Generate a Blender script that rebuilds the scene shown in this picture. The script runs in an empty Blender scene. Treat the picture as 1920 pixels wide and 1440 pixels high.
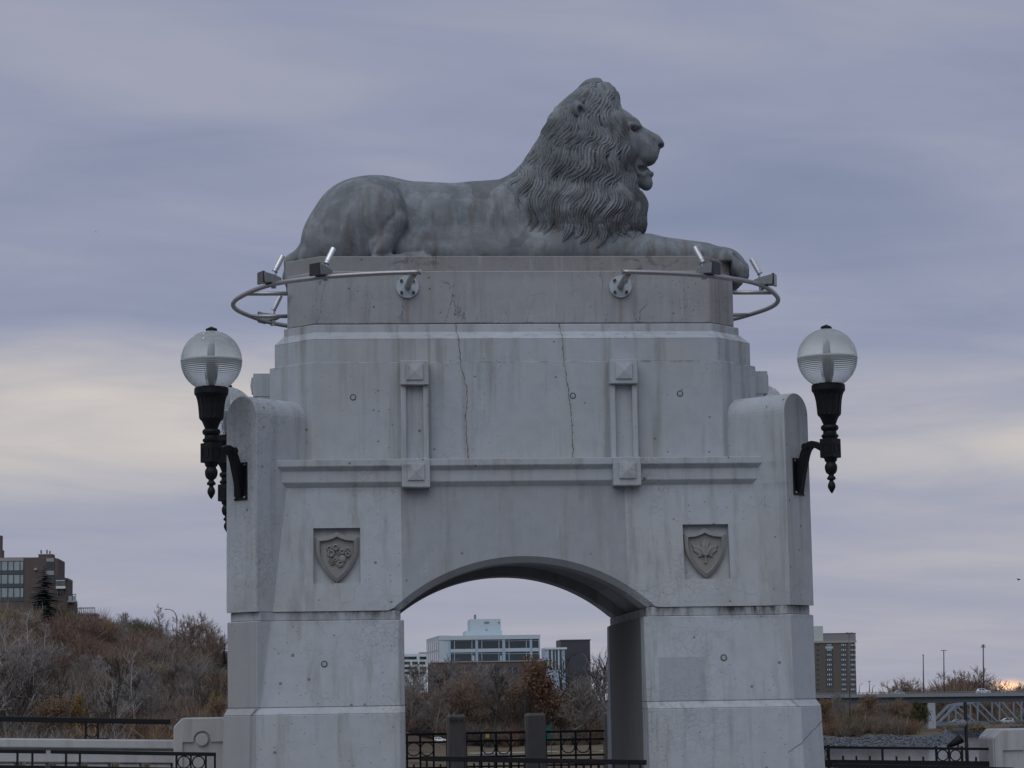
import bpy, bmesh, math, random
import numpy as np
from mathutils import Vector, Matrix

# ------------------------------------------------------------------ camera
F_PX = 4392.14                      # focal length in pixels of a 1920 px wide frame
CAM_X, CAM_Y, CAM_Z = -1.8495, -22.0, 1.65
YAW, PITCH, ROLL = 0.0804869, 0.133979, -0.0160572
sc = bpy.context.scene
def camera_axes():
    cy, sy, cp, sp = math.cos(YAW), math.sin(YAW), math.cos(PITCH), math.sin(PITCH)
    f = np.array([sy*cp, cy*cp, sp]); r = np.array([cy, -sy, 0.0]); u = np.cross(r, f)
    c, s = math.cos(ROLL), math.sin(ROLL)
    return r*c+u*s, -r*s+u*c, f
AX_R, AX_U, AX_F = camera_axes()
cam_data = bpy.data.cameras.new('camera')
cam = bpy.data.objects.new('camera', cam_data)
sc.collection.objects.link(cam)
cam.matrix_world = Matrix(((AX_R[0], AX_U[0], -AX_F[0], CAM_X), (AX_R[1], AX_U[1], -AX_F[1], CAM_Y),
                           (AX_R[2], AX_U[2], -AX_F[2], CAM_Z), (0, 0, 0, 1)))
cam_data.sensor_width = 36.0
cam_data.lens = 36.0*F_PX/1920.0
cam_data.clip_start = 0.5
cam_data.clip_end = 20000.0
sc.camera = cam
def at(u, v, Y):
    """world point on the plane y = Y seen at photo pixel (u, v)"""
    d = AX_F*F_PX + AX_R*(u-960.0) + AX_U*(720.0-v)
    t = (Y-CAM_Y)/d[1]
    return np.array([CAM_X+d[0]*t, Y, CAM_Z+d[2]*t])
def at_z(u, v, z):
    d = AX_F*F_PX + AX_R*(u-960.0) + AX_U*(720.0-v)
    t = (z-CAM_Z)/d[2]
    return np.array([CAM_X+d[0]*t, CAM_Y+d[1]*t, z])
# ------------------------------------------------------------------ sky, light, exposure
sc.render.engine = 'CYCLES'
sc.cycles.max_bounces = 8
sc.cycles.transparent_max_bounces = 16
sc.view_settings.view_transform = 'Standard'
sc.view_settings.look = 'None'
sc.view_settings.gamma = 1.0
sc.view_settings.exposure = 0.10
sc.view_settings.use_curve_mapping = False
SUN_ELEV, SUN_AZ = math.radians(52.0), math.radians(205.0)      # broad overcast light, from above and behind the camera
SKY_SHIFT = (-10.6, -15.9, -4.2)
class NT:
    """small helper for node trees"""
    def __init__(self, tree):
        self.t = tree; self.n = tree.nodes; self.l = tree.links
    def new(self, kind, **kw):
        nd = self.n.new(kind)
        for k, v in kw.items(): setattr(nd, k, v)
        return nd
    def put(self, sock, val):
        if isinstance(val, bpy.types.NodeSocket): self.l.new(val, sock)
        elif val is not None:
            if sock.type == 'RGBA' and len(val) == 3: val = (*val, 1.0)
            sock.default_value = val
    def math(self, op, a, b=None, c=None, clamp=False):
        nd = self.new('ShaderNodeMath', operation=op, use_clamp=clamp)
        for i, x in enumerate((a, b, c)):
            if x is not None: self.put(nd.inputs[i], x)
        return nd.outputs[0]
    def vmath(self, op, a, b=None):
        nd = self.new('ShaderNodeVectorMath', operation=op)
        self.put(nd.inputs[0], a)
        if b is not None: self.put(nd.inputs[1], b)
        return nd.outputs[0]
    def mix(self, f, a, b, blend='MIX'):
        nd = self.new('ShaderNodeMix', data_type='RGBA', blend_type=blend, clamp_factor=True)
        self.put(nd.inputs['Factor'], f); self.put(nd.inputs[6], a); self.put(nd.inputs[7], b)
        return nd.outputs[2]
    def noise(self, vec, scale, detail=4.0, rough=0.5, dist=0.0):
        nd = self.new('ShaderNodeTexNoise')
        if vec is not None: self.l.new(vec, nd.inputs['Vector'])
        nd.inputs['Scale'].default_value = scale; nd.inputs['Detail'].default_value = detail
        nd.inputs['Roughness'].default_value = rough; nd.inputs['Distortion'].default_value = dist
        return nd.outputs['Fac']
    def voronoi(self, vec, scale, feature='F1', rnd=1.0):
        nd = self.new('ShaderNodeTexVoronoi', feature=feature)
        self.l.new(vec, nd.inputs['Vector']); nd.inputs['Scale'].default_value = scale; nd.inputs['Randomness'].default_value = rnd
        return nd.outputs
    def ramp(self, fac, stops, interp='LINEAR'):
        nd = self.new('ShaderNodeValToRGB'); cr = nd.color_ramp; cr.interpolation = interp
        while len(cr.elements) < len(stops): cr.elements.new(0.5)
        for e, (p, c) in zip(cr.elements, stops):
            e.position = p; e.color = (c, c, c, 1) if np.isscalar(c) else (*c, 1)
        self.put(nd.inputs[0], fac); return nd.outputs[0]
    def step(self, x, a, b):
        nd = self.new('ShaderNodeMapRange', interpolation_type='SMOOTHSTEP', clamp=True)
        self.put(nd.inputs[0], x); nd.inputs[1].default_value = a; nd.inputs[2].default_value = b
        return nd.outputs[0]
    def sep(self, vec):
        nd = self.new('ShaderNodeSeparateXYZ'); self.l.new(vec, nd.inputs[0]); return nd.outputs
    def comb(self, x, y, z):
        nd = self.new('ShaderNodeCombineXYZ')
        for i, q in enumerate((x, y, z)): self.put(nd.inputs[i], q)
        return nd.outputs[0]
world = bpy.data.worlds.new('World'); sc.world = world; world.use_nodes = True
def build_world():
    T = NT(world.node_tree); T.n.clear()
    out = T.new('ShaderNodeOutputWorld')
    sky = T.new('ShaderNodeTexSky'); sky.sky_type = 'NISHITA'; sky.sun_disc = False
    sky.sun_elevation = SUN_ELEV; sky.sun_rotation = SUN_AZ
    tc = T.new('ShaderNodeTexCoord'); v = T.vmath('NORMALIZE', tc.outputs['Generated'])
    x, y, z = T.sep(v)
    zc = T.math('ADD', T.math('MAXIMUM', z, 0.0), 0.10)
    px, py = T.math('DIVIDE', x, zc), T.math('DIVIDE', y, zc)
    # cloud sheet seen in perspective
    ca, sa = math.cos(0.22), math.sin(0.22)
    cx = T.math('ADD', T.math('MULTIPLY', px, ca), T.math('MULTIPLY', py, sa))
    cy = T.math('SUBTRACT', T.math('MULTIPLY', py, ca), T.math('MULTIPLY', px, sa))
    P = T.vmath('ADD', T.comb(T.math('MULTIPLY', cx, 0.75), cy, 0.0), SKY_SHIFT)
    n1 = T.noise(P, 0.85, 5.0, 0.50, 0.6)
    n2 = T.noise(T.vmath('ADD', P, (7.3, 2.1, 0.0)), 2.4, 6.0, 0.55, 0.8)
    n3 = T.noise(T.vmath('ADD', P, (3.9, 12.4, 3.0)), 0.33, 2.0, 0.5, 0.2)
    cl = T.math('ADD', T.math('MULTIPLY', n1, 0.48), T.math('ADD', T.math('MULTIPLY', n2, 0.20), T.math('MULTIPLY', n3, 0.40)))
    # layered brightness with height above the horizon, the same all round
    el = T.math('MULTIPLY', T.math('ARCSINE', z), 57.2958)
    band = T.ramp(T.math('DIVIDE', el, 30.0, clamp=True), [(0.0, 0.60), (0.06, 0.56), (0.105, 0.54), (0.150, 0.37), (0.200, 0.76), (0.245, 0.64), (0.31, 0.50), (0.42, 0.33), (0.57, 0.36), (1.0, 0.46)], 'EASE')
    amp = T.math('ADD', 0.9, T.math('MULTIPLY', T.step(z, 0.02, 0.16), 2.0))
    f = T.math('ADD', T.math('MULTIPLY', T.math('SUBTRACT', cl, 0.54), amp), band, clamp=True)
    col = T.ramp(f, [(0.0, (0.210, 0.243, 0.356)), (0.30, (0.279, 0.305, 0.416)), (0.52, (0.356, 0.364, 0.446)), (0.70, (0.450, 0.440, 0.475)), (0.86, (0.54, 0.505, 0.495)), (1.0, (0.61, 0.565, 0.53))])
    # brighter overhead, as under any overcast sky
    zen = T.math('ADD', 1.0, T.math('MULTIPLY', T.step(z, 0.35, 0.95), 0.45))
    col = T.mix(1.0, col, zen, 'MULTIPLY')
    # gap in the clouds on the horizon where the sun goes down
    g = at(1890, 1288, 3000.0)-np.array([CAM_X, CAM_Y, CAM_Z]); g /= np.linalg.norm(g)
    az = T.math('SUBTRACT', T.math('ARCTAN2', x, y), math.atan2(g[0], g[1]))
    gz = T.math('DIVIDE', az, 0.0060); gz = T.math('MULTIPLY', gz, gz)
    ge = T.math('DIVIDE', T.math('SUBTRACT', el, 0.13), 0.11); ge = T.math('MULTIPLY', ge, ge)
    glow = T.math('POWER', 2.718, T.math('MULTIPLY', T.math('ADD', gz, ge), -1.0))
    gcol = T.mix(glow, (0, 0, 0), (1.3, 0.60, 0.10))
    col = T.mix(1.0, col, gcol, 'ADD')
    b1 = T.new('ShaderNodeBackground'); T.l.new(sky.outputs[0], b1.inputs[0]); b1.inputs[1].default_value = 0.05
    b2 = T.new('ShaderNodeBackground'); T.l.new(col, b2.inputs[0]); b2.inputs[1].default_value = 1.0
    ms = T.new('ShaderNodeMixShader'); ms.inputs[0].default_value = 0.94        # the overcast sheet covers nearly all of the sky
    T.l.new(b1.outputs[0], ms.inputs[1]); T.l.new(b2.outputs[0], ms.inputs[2]); T.l.new(ms.outputs[0], out.inputs[0])
build_world()
sun = bpy.data.lights.new('sun', 'SUN'); sun.energy = 1.05; sun.angle = math.radians(70.0); sun.color = (0.89, 0.96, 1.0)
sun_o = bpy.data.objects.new('sun', sun); sc.collection.objects.link(sun_o)
sd_ = Vector((math.sin(SUN_AZ)*math.cos(SUN_ELEV), math.cos(SUN_AZ)*math.cos(SUN_ELEV), math.sin(SUN_ELEV)))
sun_o.rotation_euler = sd_.to_track_quat('Z', 'Y').to_euler()
# ------------------------------------------------------------------ helpers
COL = sc.collection
def tag(o, label=None, cat=None, group=None, kind=None):
    if label: o['label'] = label
    if cat: o['category'] = cat
    if group: o['group'] = group
    if kind: o['kind'] = kind
    return o
def empty(name, loc, label=None, cat=None, group=None):
    o = bpy.data.objects.new(name, None)
    o.empty_display_size = 0.2
    COL.objects.link(o)
    o.location = loc
    return tag(o, label, cat, group)
class MB:
    """collects faces, then links them as one mesh object"""
    def __init__(self):
        self.v, self.f, self.n = [], [], 0
    def add(self, verts, faces):
        n = self.n
        self.v.extend([tuple(map(float, p)) for p in verts])
        self.f.extend([tuple(i+n for i in q) for q in faces])
        self.n += len(verts)
    def box(self, x0, x1, y0, y1, z0, z1):
        P = [(x0,y0,z0),(x1,y0,z0),(x1,y1,z0),(x0,y1,z0),(x0,y0,z1),(x1,y0,z1),(x1,y1,z1),(x0,y1,z1)]
        self.add(P, [(3,2,1,0),(4,5,6,7),(0,1,5,4),(1,2,6,5),(2,3,7,6),(3,0,4,7)])
        return self
    def prism(self, poly, z0, z1, poly2=None):
        """polygon in plan (counter-clockwise) from z0 to z1; poly2 = plan at the top"""
        n = len(poly); p2 = poly2 or poly
        P = [(x,y,z0) for x,y in poly]+[(x,y,z1) for x,y in p2]
        F = [tuple(range(n-1,-1,-1)), tuple(range(n,2*n))]+[(i,(i+1)%n,n+(i+1)%n,n+i) for i in range(n)]
        self.add(P, F); return self
    def bar(self, a, b, w, h=None, up=(0,0,1)):
        """square bar from a to b"""
        h = h or w
        a, b = np.array(a,float), np.array(b,float); d = b-a; d /= np.linalg.norm(d)
        s = np.cross(d, up); 
        if np.linalg.norm(s) < 1e-4: s = np.cross(d, (0,1,0))
        s /= np.linalg.norm(s); t = np.cross(s, d)
        P = []
        for q in (a, b):
            for i, j in ((-1,-1),(1,-1),(1,1),(-1,1)): P.append(q+s*i*w/2+t*j*h/2)
        self.add(P, [(0,1,2,3),(7,6,5,4),(0,4,5,1),(1,5,6,2),(2,6,7,3),(3,7,4,0)]); return self
    def tube(self, pts, radii, n=8, closed=False, cap=True):
        pts = [np.array(p,float) for p in pts]; m = len(pts)
        if np.isscalar(radii): radii = [radii]*m
        V = []; prev = None
        for i, p in enumerate(pts):
            if closed: d = pts[(i+1)%m]-pts[i-1]
            else: d = pts[min(i+1,m-1)]-pts[max(i-1,0)]
            d = d/(np.linalg.norm(d)+1e-12)
            if prev is None:
                s = np.cross(d, (0,0,1.0))
                if np.linalg.norm(s) < 1e-3: s = np.cross(d, (0,1.0,0))
            else:
                s = prev-d*np.dot(prev,d)
            s /= np.linalg.norm(s)+1e-12; prev = s; t = np.cross(d, s)
            for k in range(n):
                a = 2*math.pi*(k+0.5)/n
                V.append(p+(s*math.cos(a)+t*math.sin(a))*radii[i])
        F = []
        for i in range(m if closed else m-1):
            j = (i+1)%m
            for k in range(n):
                F.append((i*n+k, i*n+(k+1)%n, j*n+(k+1)%n, j*n+k))
        if cap and not closed:
            F.append(tuple(range(n-1,-1,-1))); F.append(tuple(range((m-1)*n,m*n)))
        self.add(V, F); return self
    def lathe(self, prof, n=24, c=(0,0,0), flute=None, axis=None):
        """profile of (radius, z) turned round the vertical"""
        V = []; F = []
        for r, z in prof:
            for k in range(n):
                a = 2*math.pi*k/n; rr = r
                if flute and flute[0] <= z <= flute[1]: rr = r*(1-flute[2]*(k%2))
                V.append((c[0]+rr*math.cos(a), c[1]+rr*math.sin(a), c[2]+z))
        m = len(prof)
        for i in range(m-1):
            for k in range(n): F.append((i*n+k, i*n+(k+1)%n, (i+1)*n+(k+1)%n, (i+1)*n+k))
        F.append(tuple(range(n-1,-1,-1))); F.append(tuple(range((m-1)*n, m*n)))
        self.add(V, F); return self
    def ring(self, c, r, t, axis='y', n=28, w=None):
        """flat ring (rectangular section) of radius r, thickness t, depth w along the axis"""
        w = w or t; V = []; F = []
        for k in range(n):
            a = 2*math.pi*k/n
            for rr, s in ((r-t/2,-1),(r+t/2,-1),(r+t/2,1),(r-t/2,1)):
                ca, sa = rr*math.cos(a), rr*math.sin(a)
                V.append((c[0]+ca, c[1]+s*w/2, c[2]+sa) if axis=='y' else (c[0]+ca, c[1]+sa, c[2]+s*w/2))
        for k in range(n):
            j = (k+1)%n
            for q in range(4): F.append((k*4+q, j*4+q, j*4+(q+1)%4, k*4+(q+1)%4))
        self.add(V, F); return self
    def build(self, name, mat, parent=None, smooth=False, bevel=0.0, fix=True):
        me = bpy.data.meshes.new(name)
        v = self.v
        if parent is not None:
            ox, oy, oz = origin_of(parent)
            v = [(x-ox, y-oy, z-oz) for x, y, z in v]
        me.from_pydata(v, [], self.f)
        if fix:
            bm = bmesh.new(); bm.from_mesh(me)
            bmesh.ops.recalc_face_normals(bm, faces=bm.faces)
            if bevel > 0:
                es = [e for e in bm.edges if len(e.link_faces) == 2 and e.calc_face_angle(0) > 0.35]
                bmesh.ops.bevel(bm, geom=es, offset=bevel, segments=1, affect='EDGES', clamp_overlap=True)
            bm.to_mesh(me); bm.free()
        if smooth: me.polygons.foreach_set('use_smooth', [True]*len(me.polygons))
        o = bpy.data.objects.new(name, me)
        COL.objects.link(o)
        if mat is not None: me.materials.append(mat)
        if parent is not None: o.parent = parent
        return o
def origin_of(o):
    p = np.zeros(3)
    while o is not None:
        p += np.array(o.location); o = o.parent
    return p
def copy_tree(o, parent=None):
    c = o.copy(); COL.objects.link(c); c.parent = parent
    for ch in o.children: copy_tree(ch, c)
    return c
# ------------------------------------------------------------------ materials (world-space procedural)
MATS = {}
def new_mat(name):
    m = bpy.data.materials.new(name); m.use_nodes = True; T = NT(m.node_tree)
    b = T.n['Principled BSDF']; MATS[name] = m
    return m, T, b
def plain(name, col, rough=0.6, metal=0.0, var=0.12, scale=6.0, bump=0.0, spec=0.3, obj=False):
    m, T, b = new_mat(name)
    g = T.new('ShaderNodeTexCoord').outputs['Object'] if obj else T.new('ShaderNodeNewGeometry').outputs['Position']
    n = T.noise(g, scale, 5.0, 0.6)
    c = T.mix(n, tuple(x*(1-var) for x in col), tuple(min(1, x*(1+var)) for x in col))
    T.put(b.inputs['Base Color'], c); b.inputs['Roughness'].default_value = rough; b.inputs['Metallic'].default_value = metal
    b.inputs['Specular IOR Level'].default_value = spec
    if bump:
        bp = T.new('ShaderNodeBump'); bp.inputs['Strength'].default_value = bump; bp.inputs['Distance'].default_value = 0.02
        T.l.new(n, bp.inputs['Height']); T.l.new(bp.outputs[0], b.inputs['Normal'])
    return m
def concrete(name, col=(0.400,0.422,0.442), warm=(0.375,0.366,0.342), pit=1.0, craze=1.0, streak=1.0, extra=None, rough=0.9, warmth=0.5):
    m, T, b = new_mat(name)
    P = T.new('ShaderNodeNewGeometry').outputs['Position']
    x, y, z = T.sep(P)
    big = T.noise(P, 0.9, 4.0, 0.55, 0.3)
    base = T.mix(T.math('MULTIPLY', T.step(big, 0.42, 0.72), warmth), col, warm)
    mid = T.noise(P, 7.0, 6.0, 0.65)
    base = T.mix(T.math('MULTIPLY', T.step(mid, 0.38, 0.70), 0.42), base, tuple(c*0.80 for c in col))
    # rain streaks
    sv = T.comb(T.math('MULTIPLY', x, 5.0), T.math('MULTIPLY', y, 5.0), T.math('MULTIPLY', z, 0.35))
    st = T.noise(sv, 1.6, 5.0, 0.62)
    base = T.mix(T.math('MULTIPLY', T.step(st, 0.48, 0.76), 0.52*streak), base, (0.175, 0.165, 0.150))
    st2 = T.noise(T.vmath('ADD', sv, (4.4, 9.1, 0.3)), 3.1, 4.0, 0.6)
    base = T.mix(T.math('MULTIPLY', T.step(st2, 0.56, 0.80), 0.34*streak), base, (0.50, 0.50, 0.50))
    # pores and pits of two sizes
    v1 = T.voronoi(P, 7.5); d1 = v1['Distance']; r1 = T.sep(v1['Color'])
    p1 = T.math('MULTIPLY', T.math('SUBTRACT', 1.0, T.step(T.math('SUBTRACT', d1, T.math('MULTIPLY', r1[1], 0.07)), 0.02, 0.075)), T.step(r1[0], 0.55, 0.62))
    v2 = T.voronoi(P, 25.0); r2 = T.sep(v2['Color'])
    p2 = T.math('MULTIPLY', T.math('SUBTRACT', 1.0, T.step(v2['Distance'], 0.06, 0.20)), T.step(r2[0], 0.66, 0.76))
    zone = T.step(T.noise(P, 1.5, 3.0, 0.6), 0.42, 0.66)
    p2 = T.math('MULTIPLY', p2, T.math('ADD', 0.35, zone))
    pits = T.math('MULTIPLY', T.math('MAXIMUM', p1, T.math('MULTIPLY', p2, 0.8)), pit, clamp=True)
    base = T.mix(T.math('MULTIPLY', pits, 0.62), base, (0.07, 0.065, 0.06))
    # hairline cracks, in patches
    nd = T.new('ShaderNodeTexNoise'); T.l.new(P, nd.inputs['Vector']); nd.inputs['Scale'].default_value = 4.0; nd.inputs['Detail'].default_value = 6.0
    W = T.vmath('ADD', P, T.vmath('MULTIPLY', nd.outputs['Color'], (0.30, 0.30, 0.30)))
    e1 = T.voronoi(W, 2.1, 'DISTANCE_TO_EDGE')['Distance']
    c1 = T.math('MULTIPLY', T.math('SUBTRACT', 1.0, T.step(e1, 0.004, 0.011)), T.step(T.noise(P, 1.1, 2.0, 0.5), 0.50, 0.60))
    e2 = T.voronoi(W, 15.0, 'DISTANCE_TO_EDGE')['Distance']
    c2 = T.math('MULTIPLY', T.math('SUBTRACT', 1.0, T.step(e2, 0.015, 0.06)), T.step(T.noise(T.vmath('ADD', P, (5, 3, 1)), 0.9, 3.0, 0.6), 0.53, 0.66))
    cracks = T.math('MULTIPLY', T.math('MAXIMUM', T.math('MULTIPLY', c1, 0.28), T.math('MULTIPLY', c2, 0.45)), craze, clamp=True)
    base = T.mix(T.math('MULTIPLY', cracks, 0.62), base, (0.085, 0.08, 0.075))
    h = T.math('SUBTRACT', T.math('MULTIPLY', mid, 0.35), T.math('ADD', T.math('MULTIPLY', pits, 1.0), T.math('MULTIPLY', cracks, 0.8)))
    if extra: base, h = extra(T, base, h, x, y, z, P)
    T.put(b.inputs['Base Color'], base); b.inputs['Roughness'].default_value = rough; b.inputs['Specular IOR Level'].default_value = 0.25
    bp = T.new('ShaderNodeBump'); bp.inputs['Strength'].default_value = 0.55; bp.inputs['Distance'].default_value = 0.006
    T.l.new(h, bp.inputs['Height']); T.l.new(bp.outputs[0], b.inputs['Normal'])
    return m
def crack_line(T, x, z, P, pts, z0, z1, w=0.006, wob=0.05):
    """one long vertical crack: x as a piecewise function of z, with a jagged wobble"""
    rp = T.new('ShaderNodeFloatCurve'); cv = rp.mapping.curves[0]
    f = T.math('DIVIDE', T.math('SUBTRACT', z, z0), z1-z0, clamp=True)
    for k, (zz, xx) in enumerate(pts):
        px, py = (zz-z0)/(z1-z0), 0.5+0.5*xx
        if k < 2: cv.points[k].location = (px, py)
        else: cv.points.new(px, py)
    for p in cv.points: p.handle_type = 'VECTOR'
    rp.mapping.update()
    T.put(rp.inputs['Value'], f)
    n = T.noise(P, 9.0, 5.0, 0.65)
    cx = T.math('ADD', T.math('MULTIPLY', T.math('SUBTRACT', rp.outputs[0], 0.5), 2.0), T.math('MULTIPLY', T.math('SUBTRACT', n, 0.5), wob))
    d = T.math('ABSOLUTE', T.math('SUBTRACT', x, cx))
    wv = T.math('MULTIPLY', T.math('SUBTRACT', T.noise(P, 16.0, 3.0, 0.6), 0.26), w*4.2)
    m = T.math('LESS_THAN', d, wv)
    m = T.math('MULTIPLY', m, T.math('MULTIPLY', T.math('GREATER_THAN', z, z0), T.math('LESS_THAN', z, z1)))
    return m, d
def dirt_shadow_below(T, base, z, P, levels, depth=0.09, amt=0.75):
    """grime that washes down from a joint; at the pier necks also its painted shadow line"""
    n = T.noise(T.vmath('MULTIPLY', P, (3.0, 3.0, 0.7)), 2.0, 7.0, 0.72)
    for zl in levels:
        t = T.math('DIVIDE', T.math('SUBTRACT', zl, z), depth)
        k = T.math('MULTIPLY', T.math('GREATER_THAN', t, -0.06), T.math('SUBTRACT', 1.0, T.step(t, 0.0, 1.0)))
        k = T.math('MULTIPLY', k, T.math('MULTIPLY', T.step(n, 0.40, 0.72), T.math('ADD', 0.55, T.step(T.noise(P, 1.1, 2.0), 0.45, 0.65))))
        base = T.mix(T.math('MULTIPLY', k, amt), base, (0.06, 0.055, 0.05))
    return base
def ex_body(T, base, h, x, y, z, P):
    front = T.math('LESS_THAN', y, 0.70)
    for pts in (((3.90,-0.485),(4.30,-0.50),(4.62,-0.50),(4.88,-0.555),(5.10,-0.565),(5.29,-0.575)),
                ((3.90,0.520),(4.42,0.500),(4.62,0.475),(4.88,0.445),(5.08,0.435),(5.29,0.430))):
        m, d = crack_line(T, x, z, P, pts, 3.90, 5.29, 0.0038, 0.07)
        m = T.math('MULTIPLY', m, front)
        halo = T.math('MULTIPLY', T.math('SUBTRACT', 1.0, T.step(d, 0.0, 0.05)), T.math('MULTIPLY', front, 0.18))
        base = T.mix(halo, base, (0.25, 0.22, 0.18))
        base = T.mix(T.math('MULTIPLY', m, 0.68), base, (0.07, 0.064, 0.058)); h = T.math('SUBTRACT', h, T.math('MULTIPLY', m, 2.0))
    base = dirt_shadow_below(T, base, z, P, (4.872,), 0.028, 1.0)
    # brown wash down the chamfered corners and beside the pilasters
    ax = T.math('ABSOLUTE', x); nz = T.noise(T.vmath('MULTIPLY', P, (4.0, 4.0, 0.5)), 1.5, 5.0, 0.65)
    for c0, w0, a0 in ((2.055, 0.045, 0.55), (2.22, 0.03, 0.45), (0.852, 0.022, 0.40), (1.148, 0.022, 0.40)):
        k = T.math('SUBTRACT', 1.0, T.step(T.math('ABSOLUTE', T.math('SUBTRACT', ax, c0)), w0*0.4, w0))
        base = T.mix(T.math('MULTIPLY', T.math('MULTIPLY', k, T.step(nz, 0.30, 0.62)), a0), base, (0.20, 0.185, 0.165))
    return base, h
def ex_drum(T, base, h, x, y, z, P):
    front = T.math('LESS_THAN', y, 0.70)
    n = T.noise(T.vmath('MULTIPLY', P, (1.0, 1.0, 0.5)), 3.0, 5.0, 0.7, 1.5)
    w = T.voronoi(T.vmath('ADD', T.vmath('MULTIPLY', P, (1.0, 1.0, 0.28)), T.comb(T.math('MULTIPLY', n, 0.35), 0.0, 0.0)), 2.3, 'DISTANCE_TO_EDGE')['Distance']
    c = T.math('MULTIPLY', T.math('SUBTRACT', 1.0, T.step(w, 0.0015, 0.0085)), T.math('MULTIPLY', T.step(T.noise(P, 1.3, 2.0), 0.40, 0.6), 0.65))
    base = T.mix(c, base, (0.07, 0.065, 0.06)); h = T.math('SUBTRACT', h, c)
    # rust runs below the bracket plates
    for xx in (-1.043, 1.043):
        d = T.math('ABSOLUTE', T.math('SUBTRACT', x, T.math('ADD', xx, T.math('MULTIPLY', T.math('SUBTRACT', n, 0.5), 0.03))))
        k = T.math('MULTIPLY', T.math('SUBTRACT', 1.0, T.step(d, 0.006, 0.03)), T.math('MULTIPLY', T.math('LESS_THAN', z, 5.56), 0.34))
        base = T.mix(T.math('MULTIPLY', k, front), base, (0.22, 0.13, 0.07))
    base = dirt_shadow_below(T, base, z, P, (5.30,), 0.05, 0.5)
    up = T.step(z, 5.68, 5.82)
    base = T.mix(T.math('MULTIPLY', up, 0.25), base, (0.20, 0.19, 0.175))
    return base, h
def ex_pier(T, base, h, x, y, z, P):
    base = dirt_shadow_below(T, base, z, P, (2.50,), 0.16, 0.9)  # neck grime, with the joint's shadow line painted in as well
    # newer patch of grey paint on the right pier, browner coat on the left end face
    def box(v, a, b): return T.math('MULTIPLY', T.math('GREATER_THAN', v, a), T.math('LESS_THAN', v, b))
    k = T.math('MULTIPLY', box(x, 1.24, 1.68), box(z, 1.615, 2.02))
    base = T.mix(T.math('MULTIPLY', k, 0.55), base, (0.26, 0.285, 0.31))
    s = T.math('ADD', x, T.math('MULTIPLY', y, 0.0))
    k2 = T.math('MULTIPLY', T.math('LESS_THAN', T.math('ADD', x, T.math('MULTIPLY', T.noise(P, 2.0, 2.0), 0.02)), -2.478), T.math('LESS_THAN', z, 2.40))
    base = T.mix(T.math('MULTIPLY', k2, 0.72), base, (0.265, 0.255, 0.245))
    # slanting graze on the outer right base, chip above the ledge
    nn = T.noise(P, 12.0, 4.0, 0.7)
    l = T.math('ABSOLUTE', T.math('SUBTRACT', T.math('SUBTRACT', z, 1.18), T.math('ADD', T.math('MULTIPLY', T.math('SUBTRACT', x, 2.5), 0.75), T.math('MULTIPLY', T.math('SUBTRACT', nn, 0.5), 0.05))))
    k3 = T.math('MULTIPLY', T.math('LESS_THAN', l, 0.006), box(x, 2.42, 2.80))
    base = T.mix(T.math('MULTIPLY', k3, 0.7), base, (0.10, 0.095, 0.09))
    return base, h
def ex_upper(T, base, h, x, y, z, P):
    base = dirt_shadow_below(T, base, z, P, (3.648, 3.85), 0.10, 0.35)
    # crazing and grime low on the flanks
    k = T.math('MULTIPLY', T.step(T.math('ABSOLUTE', x), 1.2, 2.0), T.math('SUBTRACT', 1.0, T.step(z, 2.5, 3.5)))
    n = T.noise(P, 2.2, 5.0, 0.65)
    base = T.mix(T.math('MULTIPLY', T.math('MULTIPLY', k, T.step(n, 0.42, 0.62)), 0.30), base, (0.22, 0.20, 0.175))
    return base, h
def ex_slab(T, base, h, x, y, z, P):
    n = T.noise(T.vmath('MULTIPLY', P, (1.0, 1.0, 1.6)), 4.5, 7.0, 0.72, 1.2)
    zone = T.step(T.noise(P, 0.9, 2.0), 0.40, 0.55)
    k = T.math('MULTIPLY', T.step(n, 0.52, 0.60), zone)
    base = T.mix(T.math('MULTIPLY', k, 0.60), base, (0.075, 0.08, 0.085))
    return base, h
def ex_coat(T, base, h, x, y, z, P):
    # water stains running down from the cornice
    n = T.noise(T.vmath('MULTIPLY', P, (3.2, 3.2, 0.35)), 1.4, 5.0, 0.62)
    k = T.math('MULTIPLY', T.step(n, 0.46, 0.70), T.step(z, 2.85, 3.62))
    base = T.mix(T.math('MULTIPLY', k, 0.38), base, (0.19, 0.185, 0.175))
    n2 = T.noise(P, 1.7, 3.0, 0.5)
    base = T.mix(T.math('MULTIPLY', T.step(n2, 0.56, 0.59), 0.22), base, (0.25, 0.265, 0.28))
    return base, h
M_CONC = concrete('concrete', extra=ex_upper, craze=0.95, pit=1.5)
M_BODY = concrete('concrete_attic', extra=ex_body, craze=0.6, pit=1.3)
M_DRUM = concrete('concrete_drum', col=(0.325,0.33,0.34), warm=(0.30,0.285,0.26), extra=ex_drum, streak=1.1, warmth=0.8)
M_SLAB = concrete('concrete_plinth', col=(0.245,0.245,0.24), warm=(0.235,0.21,0.18), extra=ex_slab, craze=0.4, warmth=0.9)
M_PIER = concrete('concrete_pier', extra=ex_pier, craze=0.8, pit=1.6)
M_COAT = concrete('concrete_repair_coat', col=(0.305,0.320,0.335), warm=(0.295,0.30,0.30), pit=0.7, craze=0.3, streak=0.75, extra=ex_coat)
M_POST = concrete('concrete_post', col=(0.125,0.118,0.110), warm=(0.12,0.108,0.095), craze=0.2, pit=0.6)  # concrete darkened in colour for the shade behind the arch
M_PARA = concrete('concrete_parapet', col=(0.38,0.38,0.375), warm=(0.35,0.33,0.30), craze=0.5)
M_SHIELD = concrete('concrete_shield', col=(0.235,0.235,0.23), warm=(0.24,0.215,0.185), craze=0.3, pit=0.6, streak=0.8)
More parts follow.
